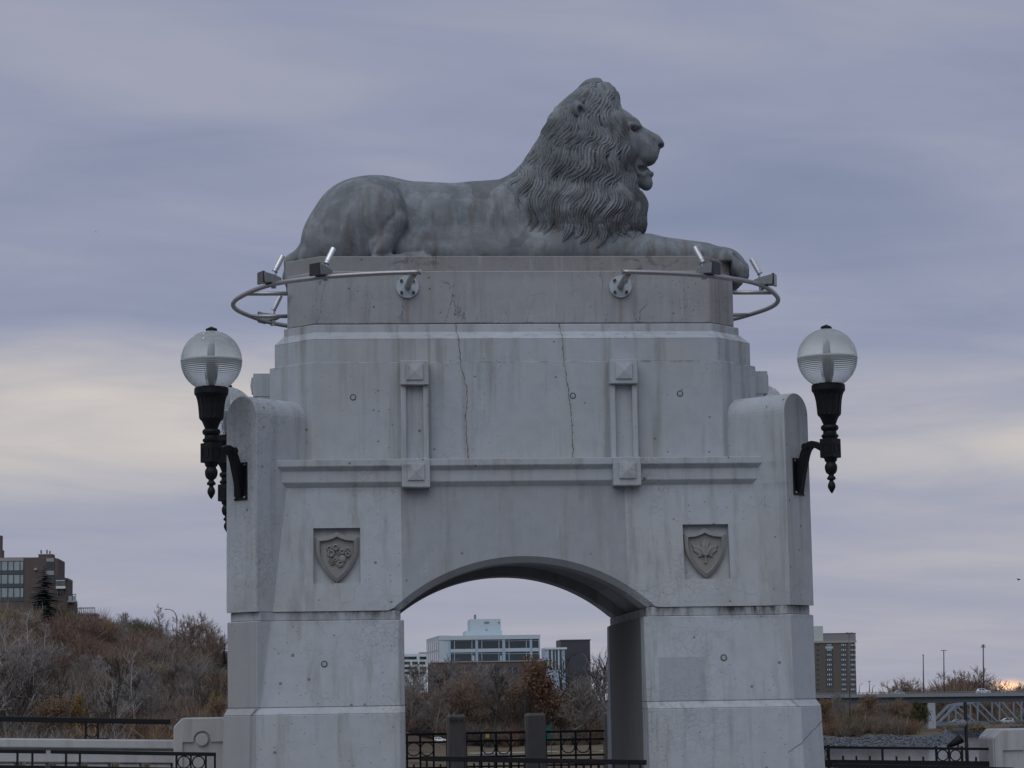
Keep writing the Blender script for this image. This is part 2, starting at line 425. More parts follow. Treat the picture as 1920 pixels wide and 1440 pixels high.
M_PLUG = plain('plug_mortar', (0.35,0.36,0.37), 0.95)
M_GROOVE = plain('dark_groove', (0.10,0.098,0.095), 0.95)
M_BLACK = plain('black_paint', (0.0065,0.007,0.009), 0.5, 0.0, 0.3, 20.0, 0.15, 0.22)
M_STEEL = plain('dull_stainless', (0.36,0.35,0.34), 0.42, 0.85, 0.15, 25.0, 0.1)
M_ZINC = plain('galvanised', (0.40,0.45,0.48), 0.55, 0.3, 0.25, 18.0, 0.1)
M_RUST = plain('rusty_bolt', (0.10,0.055,0.04), 0.8, 0.2, 0.4, 40.0)
M_ALU = plain('bright_aluminium', (0.72,0.73,0.74), 0.28, 0.9, 0.06, 8.0)
M_LENS = plain('dark_lens', (0.01,0.01,0.012), 0.08, 0.0, 0.1, 5.0, 0.0, 0.5)
def mat_lion():
    m, T, b = new_mat('lion_stone')
    P = T.new('ShaderNodeNewGeometry').outputs['Position']; x, y, z = T.sep(P)
    n1 = T.noise(P, 2.3, 6.0, 0.62, 0.8); n2 = T.noise(P, 9.0, 7.0, 0.7, 0.4)
    base = T.mix(T.step(n1, 0.36, 0.68), (0.146, 0.160, 0.171), (0.246, 0.258, 0.266))
    base = T.mix(T.math('MULTIPLY', T.step(n2, 0.44, 0.70), 0.40), base, (0.115, 0.128, 0.138))
    # verdigris-pale bloom and brown wash
    n3 = T.noise(T.vmath('ADD', P, (3.0, 8.0, 1.0)), 4.0, 6.0, 0.65, 0.6)
    base = T.mix(T.math('MULTIPLY', T.step(n3, 0.52, 0.70), 0.60), base, (0.295, 0.315, 0.328))
    sv = T.vmath('MULTIPLY', P, (7.0, 7.0, 0.55)); n4 = T.noise(sv, 1.5, 6.0, 0.65)
    n7 = T.noise(T.vmath('ADD', sv, (3.0, 1.0, 7.0)), 1.9, 5.0, 0.65)
    base = T.mix(T.math('MULTIPLY', T.step(n7, 0.54, 0.72), 0.28), base, (0.32, 0.335, 0.345))
    base = T.mix(T.math('MULTIPLY', T.step(n4, 0.48, 0.70), 0.62), base, (0.115, 0.102, 0.086))
    # large darker repair tones with sharp edges
    n5 = T.noise(T.vmath('ADD', P, (9.0, 1.0, 4.0)), 1.5, 3.0, 0.45, 0.4)
    base = T.mix(T.math('MULTIPLY', T.step(n5, 0.565, 0.585), 0.62), base, (0.100, 0.106, 0.110))
    n6 = T.noise(P, 60.0, 4.0, 0.6)
    base = T.mix(T.math('MULTIPLY', T.step(n6, 0.56, 0.70), 0.18), base, (0.09, 0.09, 0.088))
    T.put(b.inputs['Base Color'], base); b.inputs['Roughness'].default_value = 0.78; b.inputs['Specular IOR Level'].default_value = 0.3
    h = T.math('ADD', T.math('MULTIPLY', n2, 1.0), T.math('MULTIPLY', n6, 0.35))
    bp = T.new('ShaderNodeBump'); bp.inputs['Strength'].default_value = 0.5; bp.inputs['Distance'].default_value = 0.012
    T.l.new(h, bp.inputs['Height']); T.l.new(bp.outputs[0], b.inputs['Normal'])
    return m
M_LION = mat_lion()
def mat_globe():
    m, T, b = new_mat('prismatic_globe')
    tc = T.new('ShaderNodeTexCoord').outputs['Object']; x, y, z = T.sep(tc)
    az = T.math('ARCTAN2', y, x)
    lat = T.math('ARCSINE', T.math('DIVIDE', z, 0.30), clamp=False)
    w1 = T.math('SINE', T.math('MULTIPLY', az, 46.0)); w2 = T.math('SINE', T.math('MULTIPLY', lat, 104.0))
    h = T.math('ADD', T.math('MULTIPLY', w1, 0.5), T.math('MULTIPLY', w2, 0.8))
    bp = T.new('ShaderNodeBump'); bp.inputs['Strength'].default_value = 0.5; bp.inputs['Distance'].default_value = 0.004
    T.l.new(h, bp.inputs['Height'])
    b.inputs['Base Color'].default_value = (0.90, 0.94, 0.92, 1); b.inputs['Roughness'].default_value = 0.24
    b.inputs['Transmission Weight'].default_value = 0.80; b.inputs['IOR'].default_value = 1.18
    T.l.new(bp.outputs[0], b.inputs['Normal'])
    return m
M_GLOBE = mat_globe()
# ------------------------------------------------------------------ lion (signed distance field -> surface nets)
PX = 23.4/F_PX*1.0035                  # metres per photo pixel in the lion's middle plane
LION_Y = 1.40
SLAB_Y = 0.72
SLAB_TOP = at(900, 480, SLAB_Y)[2]
def lp(u, v, c):
    p = at(u, v, LION_Y-abs(c)*PX)
    if c < 0: p[1] = 2*LION_Y-p[1]
    return p
def sd_ell(P, cen, rad, rot=0.0):
    q = P-cen
    if rot:
        ca, sa = math.cos(rot), math.sin(rot)
        q = np.stack([q[...,0]*ca+q[...,2]*sa, q[...,1], -q[...,0]*sa+q[...,2]*ca], -1)
    r = np.array(rad)
    k0 = np.sqrt(((q/r)**2).sum(-1)); k1 = np.sqrt(((q/(r*r))**2).sum(-1))+1e-9
    return k0*(k0-1.0)/k1
def sd_cone(P, a, b, ra, rb):
    ba = b-a; pa = P-a
    h = np.clip((pa@ba)/(ba@ba), 0, 1)
    return np.sqrt(((pa-h[...,None]*ba)**2).sum(-1))-(ra+(rb-ra)*h)
PRIMS = []       # ('e'|'c', op, k, params)
def E(u, v, c, ru, rv, rc, k=10, rot=0.0, op='+'):
    for s in ((1,-1) if c else (1,)):
        PRIMS.append(('e', op, k*PX, lp(u,v,s*c), (ru*PX, rc*PX, rv*PX), math.radians(rot)))
def C(u1, v1, c1, r1, u2, v2, c2, r2, k=10, op='+'):
    for s in ((1,-1) if (c1 or c2) else (1,)):
        PRIMS.append(('c', op, k*PX, lp(u1,v1,s*c1), lp(u2,v2,s*c2), r1*PX, r2*PX))
# trunk
C(700,412,0,77, 940,420,0,73, 1)
E(880,438,0, 150,66,86, 30)
C(770,470,48,46, 1010,472,48,44, 22)
E(668,424,0, 84,88,80, 30)
E(715,408,0, 70,77,60, 20)
E(628,452,30, 60,58,58, 36)
C(612,466,40,44, 584,486,44,26, 30)
C(905,416,0,70, 985,400,0,68, 30)
# thigh, calf, foot
E(680,420,48, 82,86,50, 8, 0)
E(706,404,60, 60,74,48, 3, 8)
E(720,428,62, 44,58,42, 8, 0)
C(779,345,84,7, 778,420,92,10, 10,'-')
C(778,420,92,10, 768,452,98,9, 10,'-')
C(745,416,84,20, 714,466,90,23, 6)
C(746,398,103,2.5, 731,412,108,4.5, 4,'-')
C(731,412,108,4.5, 712,440,112,6.5, 4,'-')
C(712,440,112,6.5, 694,474,108,7.5, 4,'-')
C(660,360,96,7, 620,430,100,9, 26,'-')
C(705,492,96,13, 790,487,96,13, 6)
for j in range(3): C(782,483,88+8*j,7, 806,487,88+8*j,7, 3)
E(784,456,84, 14,28,14, 8, -30)
E(800,468,90, 16,14,9, 6, -30)
E(780,464,94, 8,14,7, 4, -20)
# shoulder, forelegs, paws
E(1085,420,0, 118,86,84, 30)
E(1082,428,46, 74,66,46, 24)
E(1060,468,66, 60,36,36, 24)
C(1090,474,58,36, 1215,474,56,32, 16)
C(1215,474,56,34, 1320,482,56,28, 14)
E(1356,492,56, 42,29,33, 12, -14)
for j,c in enumerate((32,47,63,78)):
    C(1366,484,c,15, 1390,504,c,14, 6); C(1390,504,c,14, 1394,516,c,11, 4)
    C(1375,478,c+8,3, 1402,500,c+8,3, 4,'-')
# tail over the back edge
C(572,478,0,20, 549,492,0,15, 12); C(549,492,0,15, 544,520,0,13, 8); C(544,520,0,13, 556,560,0,13, 8)
N_BODY = len(PRIMS)
# mane volume
E(1097,328,0, 86,116,90, 26, 0)
E(1102,252,0, 66,76,68, 26, 0)
E(1114,196,0, 38,37,40, 20, 0)
E(1129,177,0, 23,22,25, 14)
E(1125,398,0, 84,66,90, 26)
E(1156,395,0, 50,72,60, 24, 8)
C(1010,385,0,60, 1085,290,0,62, 26)
E(1150,345,0, 26,46,46, 18)
E(1085,400,50, 58,48,44, 20)
N_MANE = len(PRIMS)
# head
E(1145,240,0, 46,42,42, 10)
C(1152,226,0,22, 1178,237,0,21, 10)
E(1189,230,14, 13,9,12, 6, -30)
C(1176,264,0,32, 1208,280,0,25, 12)
C(1186,245,0,16, 1226,264,0,14, 8)
E(1233,268,0, 14,9.5,15, 5, -30)
E(1225,280,0, 12,13,15, 5)
E(1229,274,8, 8,8,7, 4)
E(1218,284,0, 17,22,18, 6)
E(1213,291,11, 22,17,14, 6, -6)
E(1168,280,24, 28,34,20, 12)
E(1180,262,24, 16,13,10, 8)
C(1170,303,0,27, 1204,327,0,17, 8)
C(1192,330,0,18, 1210,342,0,13, 6)
E(1212,345,0, 11,13,12, 6, 10)
E(1215,327,0, 10,6,12, 5, -10)
# mouth, eye, nostril, ear
E(1214,314.5,27, 24,9.5,24, 2, 0, '-')
C(1223,314,0,4.5, 1240,313,0,6.0, 2,'-')
C(1190,312,19,3.6, 1197,325,17,4.2, 3)
C(1197,325,17,4.2, 1206,329,14,4.2, 3)
C(1206,329,14,4.2, 1212,323,12,4.0, 3); C(1212,323,12,4.0, 1222,326,5,4.2, 3)
E(1192,242,25, 11,8,9, 4, -25, '-')
C(1194,246,22,3.0, 1192,255,25,1.8, 4,'-')
E(1187,240,20, 7.5,5.5,7, 1.5)
C(1173,241,31,2.6, 1185,233,30,4.0, 3); C(1185,233,30,4.0, 1200,236,19,4.0, 3)
C(1180,247,28,2.0, 1192,250,24,2.2, 3)
E(1239,275,9, 7,4.6,6, 2, -30, '-')
C(1226,262,15,2.2, 1230,273,17,2.2, 2,'-')
C(1199,302,28,1.5, 1226,298,24,1.5, 2,'-'); C(1200,293,29,1.3, 1226,290,25,1.3, 2,'-')
E(1085,207,66, 13,19,18, 4, 20)
E(1091,209,84, 6.5,13,13, 3, 20, '-')
def prim_d(pr, P):
    return sd_ell(P, pr[3], pr[4], pr[5]) if pr[0] == 'e' else sd_cone(P, pr[3], pr[4], pr[5], pr[6])
def prim_box(pr):
    if pr[0] == 'e':
        r = np.array(pr[4]); R = np.array([max(r[0],r[2]) if pr[5] else r[0], r[1], max(r[0],r[2]) if pr[5] else r[2]])
        return pr[3]-R, pr[3]+R
    R = max(pr[5], pr[6]); return np.minimum(pr[3],pr[4])-R, np.maximum(pr[3],pr[4])+R
def smin(a, b, k):
    if k <= 0: return np.minimum(a,b)
    h = np.clip(k-np.abs(a-b), 0, None)/k
    return np.minimum(a,b)-h*h*k*0.25
def lion_field(h):
    lo = np.min([prim_box(p)[0] for p in PRIMS], 0)-0.05; hi = np.max([prim_box(p)[1] for p in PRIMS], 0)+0.05
    lo[2] = SLAB_TOP-0.5
    N = np.ceil((hi-lo)/h).astype(int)+1
    D = np.full(N, 0.6, np.float32)
    for pr in PRIMS:
        b0, b1 = prim_box(pr); m = pr[2]+0.06
        i0 = np.clip(((b0-m-lo)/h).astype(int), 0, N-1); i1 = np.clip(np.ceil((b1+m-lo)/h).astype(int)+1, 1, N)
        if (i1 <= i0).any(): continue
        ax = [lo[k]+h*np.arange(i0[k], i1[k]) for k in range(3)]
        P = np.stack(np.meshgrid(*ax, indexing='ij'), -1)
        d = prim_d(pr, P).astype(np.float32)
        S = D[i0[0]:i1[0], i0[1]:i1[1], i0[2]:i1[2]]
        S[...] = smin(S, d, pr[2]) if pr[1] == '+' else -smin(-S, d, pr[2])
    return D, lo, N
def surface_nets(D, lo, h):
    s = D < 0
    nx, ny, nz = D.shape
    acc = np.zeros((nx-1,ny-1,nz-1,3), np.float32); cnt = np.zeros((nx-1,ny-1,nz-1), np.float32)
    sl = lambda o: tuple(slice(o[k], o[k]+(nx-1,ny-1,nz-1)[k]) for k in range(3))
    for ax in range(3):
        for o1 in (0,1):
            for o2 in (0,1):
                o = [0,0,0]; o[(ax+1)%3] = o1; o[(ax+2)%3] = o2
                e = list(o); e[ax] = 1
                a, b = D[sl(o)], D[sl(e)]
                c = (a < 0) != (b < 0)
                t = np.where(c, a/(np.where(c, a-b, 1)), 0)
                cnt += c
                acc[...,ax] += np.where(c, t, 0)
                acc[...,(ax+1)%3] += c*o1; acc[...,(ax+2)%3] += c*o2
    idx = np.argwhere(cnt > 0); w = cnt[cnt > 0]
    V = lo+h*(idx+acc[cnt > 0]/w[:,None])
    ID = np.full(cnt.shape, -1, np.int64); ID[cnt > 0] = np.arange(len(idx))
    Q = []
    for ax in range(3):
        a1, a2 = (ax+1)%3, (ax+2)%3
        c = [slice(None)]*3; d = [slice(None)]*3; c[ax] = slice(0,-1); d[ax] = slice(1,None)
        A, B = s[tuple(c)], s[tuple(d)]
        cr = np.argwhere(A != B)
        ok = np.ones(len(cr), bool)
        for k in range(3):
            lim = D.shape[k]-1
            if k == ax: ok &= cr[:,k] < lim
            else: ok &= (cr[:,k] >= 1) & (cr[:,k] < lim)
        cr = cr[ok]
        inside = A[tuple(cr.T)]
        def g(x, y):
            q = cr.copy(); q[:,a1] -= x; q[:,a2] -= y
            return ID[tuple(q.T)]
        q = np.stack([g(1,1), g(0,1), g(0,0), g(1,0)], 1)
        q[~inside] = q[~inside][:,::-1]
        Q.append(q)
    return V, np.concatenate(Q)
def np_mesh(name, V, Q, mat, parent=None, smooth=True):
    me = bpy.data.meshes.new(name)
    if parent is not None: V = V-origin_of(parent)
    k = Q.shape[1]
    me.vertices.add(len(V)); me.vertices.foreach_set('co', np.asarray(V, np.float32).ravel())
    me.loops.add(len(Q)*k); me.loops.foreach_set('vertex_index', np.asarray(Q, np.int32).ravel())
    me.polygons.add(len(Q)); me.polygons.foreach_set('loop_start', np.arange(0, len(Q)*k, k, dtype=np.int32))
    me.polygons.foreach_set('loop_total', np.full(len(Q), k, np.int32))
    if smooth: me.polygons.foreach_set('use_smooth', np.ones(len(Q), bool))
    me.update(calc_edges=True); me.validate()
    o = bpy.data.objects.new(name, me); COL.objects.link(o)
    if mat is not None: me.materials.append(mat)
    if parent is not None: o.parent = parent
    return o
LION_H = 0.0118
def mane_d(P):
    d = None
    for pr in PRIMS[N_BODY:N_MANE]:
        e = prim_d(pr, P); d = e if d is None else smin(d, e, pr[2])
    return d
def full_d(P):
    d = None
    for pr in PRIMS[:N_MANE]:
        if pr[1] != '+': continue
        e = prim_d(pr, P); d = e if d is None else smin(d, e, pr[2])
    return d
def mane_locks(seed=4):
    """S-shaped, ribbed locks of hair laid over the mane"""
    rng = np.random.RandomState(seed)
    dist = full_d
    def grad(P, e=0.006):
        g = np.stack([dist(P+np.eye(3)[k]*e)-dist(P-np.eye(3)[k]*e) for k in range(3)], -1)
        return g/(np.linalg.norm(g, axis=-1, keepdims=True)+1e-9)
    # where locks may start, seen from the side (photo pixels)
    poly = np.array([(1150,160),(1160,205),(1156,250),(1156,285),(1164,318),(1176,352),(1188,380),(1198,402),(1200,422),
                     (1160,430),(1110,434),(1066,432),(1026,408),(1006,368),(1000,336),(1008,285),(1018,240),(1040,200),(1072,172),(1110,150)], float)
    W = np.array([at(u,v,LION_Y)[[0,2]] for u,v in poly])
    def inside(x, z):
        r = np.zeros(len(x), bool); j = len(W)-1
        for i in range(len(W)):
            xi, zi = W[i]; xj, zj = W[j]
            r ^= ((zi > z) != (zj > z)) & (x < (xj-xi)*(z-zi)/(zj-zi+1e-12)+xi); j = i
        return r
    lo = W.min(0); hi = W.max(0)
    M = 15000
    P = np.stack([rng.uniform(lo[0]-.05,hi[0]+.05,M), LION_Y+rng.uniform(-.62,.62,M), rng.uniform(lo[1],hi[1]+.05,M)], -1)
    for _ in range(8): P = P-grad(P)*(dist(P)*0.9)[:,None]
    hem = 0.05*np.sin(P[:,0]*23.0)+0.04*np.sin(P[:,0]*41.0+P[:,1]*9.0)*(P[:,2] < at(1100,380,LION_Y)[2])
    keep = (np.abs(dist(P)) < 0.01) & inside(P[:,0], P[:,2]+hem*(P[:,2] < at(1100,380,LION_Y)[2]))
    P = P[keep]
    sel = []
    cell = {}
    R = 0.060
    for i in rng.permutation(len(P)):
        key = tuple((P[i]/R).astype(int))
        if any(np.linalg.norm(P[i]-P[j]) < R for dx in (-1,0,1) for dy in (-1,0,1) for dz in (-1,0,1) for j in cell.get((key[0]+dx,key[1]+dy,key[2]+dz),())): continue
        cell.setdefault(key, []).append(i); sel.append(i)
    S = P[sel]; n = len(S)
    apex = at(1128,170,LION_Y)
    STEPS = 30
    L = rng.uniform(0.48, 0.80, n)
    top = np.clip((S[:,2]-at(1100,250,LION_Y)[2])/0.45, 0, 1)
    L = L*(1-0.30*top)
    low = np.clip((at(1100,330,LION_Y)[2]-S[:,2])/0.45, 0, 1); L = L*(1-0.55*low)
    def wave(Q, f, a0):
        return np.sin(Q[:,0]*f*1.0+a0)+np.sin(Q[:,1]*f*1.3+a0*2.1)+np.sin(Q[:,2]*f*0.9+a0*3.3)
    ph = -(S[:,2]-apex[2])/0.40*6.283+1.9*wave(S, 3.1, 0.7)+rng.uniform(-0.55, 0.55, n); amp = 0.60+0.12*wave(S, 5.0, 2.0)+rng.uniform(-.08,.08,n)
    yaw = 0.15*wave(S, 5.0, 4.0)+rng.uniform(-0.10, 0.10, n)
    earp = np.array([lp(1087,207,70), lp(1087,207,-70)])
    off = rng.uniform(-0.004, 0.030, n)
    path = np.zeros((STEPS, n, 3)); nor = np.zeros((STEPS, n, 3)); side = np.zeros((STEPS, n, 3))
    X = S.copy()
    for k in range(STEPS):
        X = X-grad(X)*dist(X)[:,None]
        N = grad(X)
        rad = X-apex; dd = np.linalg.norm(rad, axis=1, keepdims=True); rad = rad/(dd+1e-9)
        rad[:,0] -= 0.35
        d = np.array([-0.02,0,-1.0])*(0.60+0.8*np.clip(dd/0.5,0,1))+rad*1.0*np.exp(-dd/0.34)
        # front of the chest flows forward a little
        d[:,0] += 0.30*np.clip((X[:,0]-at(1150,380,LION_Y)[0])/0.25, -0.6, 1.0)
        d = d-N*(d*N).sum(1, keepdims=True); d /= np.linalg.norm(d, axis=1, keepdims=True)+1e-9
        sd = np.cross(d, N)
        t = k/(STEPS-1)
        ang = yaw+amp*np.sin(ph+t*L/0.40*6.283)
        dir_ = d*np.cos(ang)[:,None]+sd*np.sin(ang)[:,None]
        path[k] = X; nor[k] = N; side[k] = np.cross(dir_, N)
        X = X+dir_*(L/(STEPS-1))[:,None]
    tt = np.linspace(-1, 1, 17)
    prof = np.sqrt(1-tt**2)**0.8*(0.72+0.28*np.cos(tt*2*math.pi*1.55+0.25))
    prof[0] = prof[-1] = -0.5
    wmax = rng.uniform(0.044, 0.066, n); hmax = rng.uniform(0.044, 0.076, n)
    hmax = hmax*(1-0.45*top)*(1-0.30*low)
    ts = np.linspace(0, 1, STEPS)
    env = np.minimum(1, (ts/0.16))**0.7*np.clip((1-ts)/0.55, 0, 1)**0.75
    env = np.maximum(env, 0.04)
    ear_gap = np.min([np.linalg.norm(path-e, axis=2).min(0) for e in earp], 0) > 0.066
    V = np.zeros((n, STEPS, len(tt), 3))
    for k in range(STEPS):
        base = path[k]+nor[k]*(off*(0.3+0.7*env[k])*np.sin(ts[k]*math.pi*0.9+0.1))[:,None]
        for j, t in enumerate(tt):
            V[:,k,j] = base+side[k]*(wmax*env[k]*t)[:,None]+nor[k]*(hmax*env[k]**1.15*prof[j])[:,None]
    V = V[ear_gap]; n = len(V)
    m = len(tt)
    q = []
    for k in range(STEPS-1):
        for j in range(m-1): q.append((k*m+j, k*m+j+1, (k+1)*m+j+1, (k+1)*m+j))
    q = np.array(q)
    Q = (q[None]+(np.arange(n)*STEPS*m)[:,None,None]).reshape(-1,4)
    return V.reshape(-1,3), Q
def build_lion(mat):
    D, lo, N = lion_field(LION_H)
    ax = [lo[k]+LION_H*np.arange(N[k]) for k in range(3)]
    cut = (SLAB_TOP-0.012)-ax[2]                       # flat underside where it lies on the slab
    onslab = ((ax[0] < SLAB_X1) & (ax[0] > SLAB_X0))
    D[onslab] = np.maximum(D[onslab], cut.astype(np.float32)[None,None,:])
    V, Q = surface_nets(D, lo, LION_H)
    root = empty('lion_statue', (float(at(980,480,LION_Y)[0]), LION_Y, SLAB_TOP),
        'grey weathered stone lion lying on top of the arched gate tower, facing right', 'statue')
    body = np_mesh('body', V, Q, mat, root)
    mv, mq = mane_locks()
    np_mesh('mane', mv, mq, mat, root)
    return root
SLAB_X0, SLAB_X1 = -2.215, 2.235
# ------------------------------------------------------------------ gate tower
YM = 1.40                                     # middle of the tower's depth
def octo(xf, yf, xs, ye):
    return [(-xf,yf),(xf,yf),(xs,ye),(xs,2*YM-ye),(xf,2*YM-yf),(-xf,2*YM-yf),(-xs,2*YM-ye),(-xs,ye)]
tower = empty('gate_tower', (0, YM, 0), 'pale cracked concrete gate tower with an arched passage carrying the stone lion', 'tower')
def mirror_y(mb):
    m = MB(); m.v = [(x, 2*YM-y, z) for x, y, z in mb.v]; m.f = [tuple(reversed(f)) for f in mb.f]; m.n = mb.n; return m
def mirror_x(mb):
    m = MB(); m.v = [(-x, y, z) for x, y, z in mb.v]; m.f = [tuple(reversed(f)) for f in mb.f]; m.n = mb.n; return m
# --- lower piers: base, weathered ledge, block, neck
def pier_plan(yf, ox, cx, cy, bx, by, xi=1.125, ch=0.055):
    """left pier; yf front plane, (cx,cy) fin corner, (bx,by) outer corner"""
    crease = cx+max(0.0, yf-cy)
    L = [(crease, yf), (-xi-ch, yf), (-xi, yf+ch)]
    R = [(x, 2*YM-y) for x, y in reversed(L)]
    return L+R+[(cx, 2*YM-cy), (bx, 2*YM-by), (bx+ox, 2*YM-by-ox), (bx+ox, by+ox), (bx, by), (cx, cy)]
def build_piers():
    for sgn in (-1, 1):
        parts = []
        z_a = [0.0, 1.546, 1.610, 2.405, 2.493]
        base0 = pier_plan(-0.30, 0.30, -2.58, -0.315, -2.85, -0.045)
        base1 = pier_plan(-0.255, 0.30, -2.545, -0.272, -2.80, -0.015)
        led1 = pier_plan(-0.195, 0.30, -2.492, -0.236, -2.765, 0.045)
        blk1 = pier_plan(-0.100, 0.30, -2.486, -0.230, -2.771, 0.060)
        neck = pier_plan(-0.070, 0.30, -2.458, -0.200, -2.741, 0.085, 1.155)
        b = MB().prism(base0, 0.0-(0.03*2.5), 1.546, base1); parts.append(('pier_base', b))
        b = MB().prism(base1, 1.546, 1.610, led1); b2 = MB().prism(led1, 1.6102, 2.405, blk1)
        parts.append(('pier_ledge', b)); parts.append(('pier_block', b2))
        parts.append(('pier_neck', MB().prism(neck, 2.4052, 2.4928)))
        for name, mb in parts:
            if sgn > 0: mb = mirror_x(mb)
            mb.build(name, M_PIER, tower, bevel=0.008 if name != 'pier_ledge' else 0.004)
build_piers()
# thin dark sheets that paint the shade on the passage's inner faces
M_JAMBSHADE = concrete('passage_shade', col=(0.150,0.146,0.142), warm=(0.14,0.13,0.115), pit=0.4, craze=0.1, streak=0.5)
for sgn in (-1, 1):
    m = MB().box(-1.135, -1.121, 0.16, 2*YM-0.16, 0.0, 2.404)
    (m if sgn < 0 else mirror_x(m)).build('jamb_shade', M_JAMBSHADE, tower)
# --- arch
A_IN, Z_SP = 1.158, 2.493
H_IN = 2.930-Z_SP
R_IN = (A_IN**2+H_IN**2)/(2*H_IN); ZC = 2.930-R_IN
def arch_z(x, off):
    q = (R_IN+off)**2-x*x
    return max(Z_SP, ZC+math.sqrt(q)) if q > 0 else Z_SP
def y_front(z):
    return 0.045 if z >= 3.65 else 0.045+(3.65-z)*(-0.130/1.157)
Z_TOP = 3.66
STATIONS = [(None, 0.058), (0.06, 0.0), (0.42, 0.0), (0.4205, 0.10), (2*YM-0.4205, 0.10), (2*YM-0.42, 0.0), (-0.06, 0.0), ('b', 0.058)]
def wall_columns(xs, hole=None):
    """wall over the arch between xs[0] and xs[-1]; front battered; hole = (x0,x1,z0,z1,depth)"""
    m = MB()
    zs = sorted({Z_TOP}|({hole[2], hole[3]} if hole else set()))
    def yst(k, z):
        s, off = STATIONS[k]
        if s is None: return y_front(z)
        if s == 'b': return 2*YM-y_front(z)
        if k == 1: return y_front(z)+s
        if k == 6: return 2*YM-y_front(z)+s
        return s
    for a, b in zip(xs[:-1], xs[1:]):
        # soffit
        for k in range(len(STATIONS)-1):
            P = []
            for x, kk in ((a,k),(b,k),(b,k+1),(a,k+1)):
                z = arch_z(x, STATIONS[kk][1]); P.append((x, yst(kk, z), z))
            m.add(P, [(3,2,1,0)])
        # front and back
        lev0 = [arch_z(a, 0.058), arch_z(b, 0.058)]
        rows = [lev0]+[[z, z] for z in zs]
        for r in range(len(rows)-1):
            (za, zb), (zc, zd) = rows[r], rows[r+1]
            inhole = hole and a >= hole[0]-1e-6 and b <= hole[1]+1e-6 and abs(za-hole[2]) < 1e-6 and abs(zc-hole[3]) < 1e-6
            Q = [(a,y_front(za),za),(b,y_front(zb),zb),(b,y_front(zd),zd),(a,y_front(zc),zc)]
            if inhole:
                d = hole[4]; In = [(x, y+d, z) for x, y, z in Q]
                m.add(In, [(0,1,2,3)])
                for i in range(4):
                    j = (i+1)%4; m.add([Q[i], Q[j], In[j], In[i]], [(0,1,2,3)])
            else: m.add(Q, [(0,1,2,3)])
            m.add([(x, 2*YM-y, z) for x, y, z in Q], [(3,2,1,0)])
    a, b = xs[0], xs[-1]
    m.add([(a,0.045,Z_TOP),(b,0.045,Z_TOP),(b,2*YM-0.045,Z_TOP),(a,2*YM-0.045,Z_TOP)], [(0,1,2,3)])
    for x in (a, b):
        z0 = arch_z(x, 0.10)
        m.add([(x,y_front(z0),z0),(x,2*YM-y_front(z0),z0),(x,2*YM-0.045,Z_TOP),(x,0.045,Z_TOP)], [(0,1,2,3)])
    return m
def lin(a, b, n): return [a+(b-a)*i/n for i in range(n+1)]
HOLE_L = (-1.964, -1.526, 2.752, 3.272, 0.07); HOLE_R = (1.526, 1.964, 2.752, 3.272, 0.07)
wall_columns([-2.36, -1.964, -1.526, -1.27, -1.214, -1.185, -1.14], HOLE_L).build('pier_front', M_CONC, tower)
wall_columns(lin(-1.14, 0.985, 44)).build('spandrel', M_COAT, tower)
wall_columns([0.985]+lin(1.0, 1.27, 8)+[1.526, 1.964, 2.36], HOLE_R).build('pier_front', M_CONC, tower)
# --- diagonal corner fins with barrel tops
R_FIN = math.hypot(0.29, 0.29)/2
Z_RIDGE = 4.512
def fin(sx, sy):
    e = np.array([-0.5**0.5, -0.5**0.5]); s = np.array([0.5**0.5, -0.5**0.5])        # out and across, front left
    c0 = np.array([(-2.486-2.776)/2, (-0.23+0.06)/2])
    prof = [(-R_FIN, 2.4935), (R_FIN, 2.4935)]+[(R_FIN*math.cos(t), Z_RIDGE-R_FIN+R_FIN*math.sin(t)) for t in lin(0, math.pi, 20)]
    m = MB(); n = len(prof); V = []
    for d in (0.0, -0.012, -0.74):
        for q, z in prof:
            k = 1.0 if d else 0.975
            p = c0+s*q*k+e*d; V.append((p[0], p[1], z if d else (2.4935 if z < 3 else Z_RIDGE-R_FIN+(z-Z_RIDGE+R_FIN)*k)))
    F = [tuple(range(n)), tuple(range(3*n-1, 2*n-1, -1))]
    for r in range(2):
        for i in range(n): F.append((r*n+i, r*n+(i+1)%n, (r+1)*n+(i+1)%n, (r+1)*n+i))
    m.add(V, F)
    if sx > 0: m = mirror_x(m)
    if sy > 0: m = mirror_y(m)
    return m
for sx, sy in ((-1,-1),(1,-1),(-1,1),(1,1)):
    fin(sx, sy).build('corner_fin', M_CONC, tower)
# --- two-step cornice, front and back
def cornice():
    prof = [(0.30, 3.906), (-0.045, 3.911), (-0.045, 3.849), (0.000, 3.806), (0.000, 3.702), (0.052, 3.646), (0.30, 3.646)]
    m = MB(); n = len(prof)
    V = [(x, y, z) for x in (-2.298, 2.298) for y, z in prof]
    F = [tuple(range(n)), tuple(range(2*n-1, n-1, -1))]+[(i, (i+1)%n, n+(i+1)%n, n+i) for i in range(n)]
    m.add(V, F); return m
cornice().build('cornice', M_CONC, tower, bevel=0.004)
mirror_y(cornice()).build('cornice', M_CONC, tower, bevel=0.004)
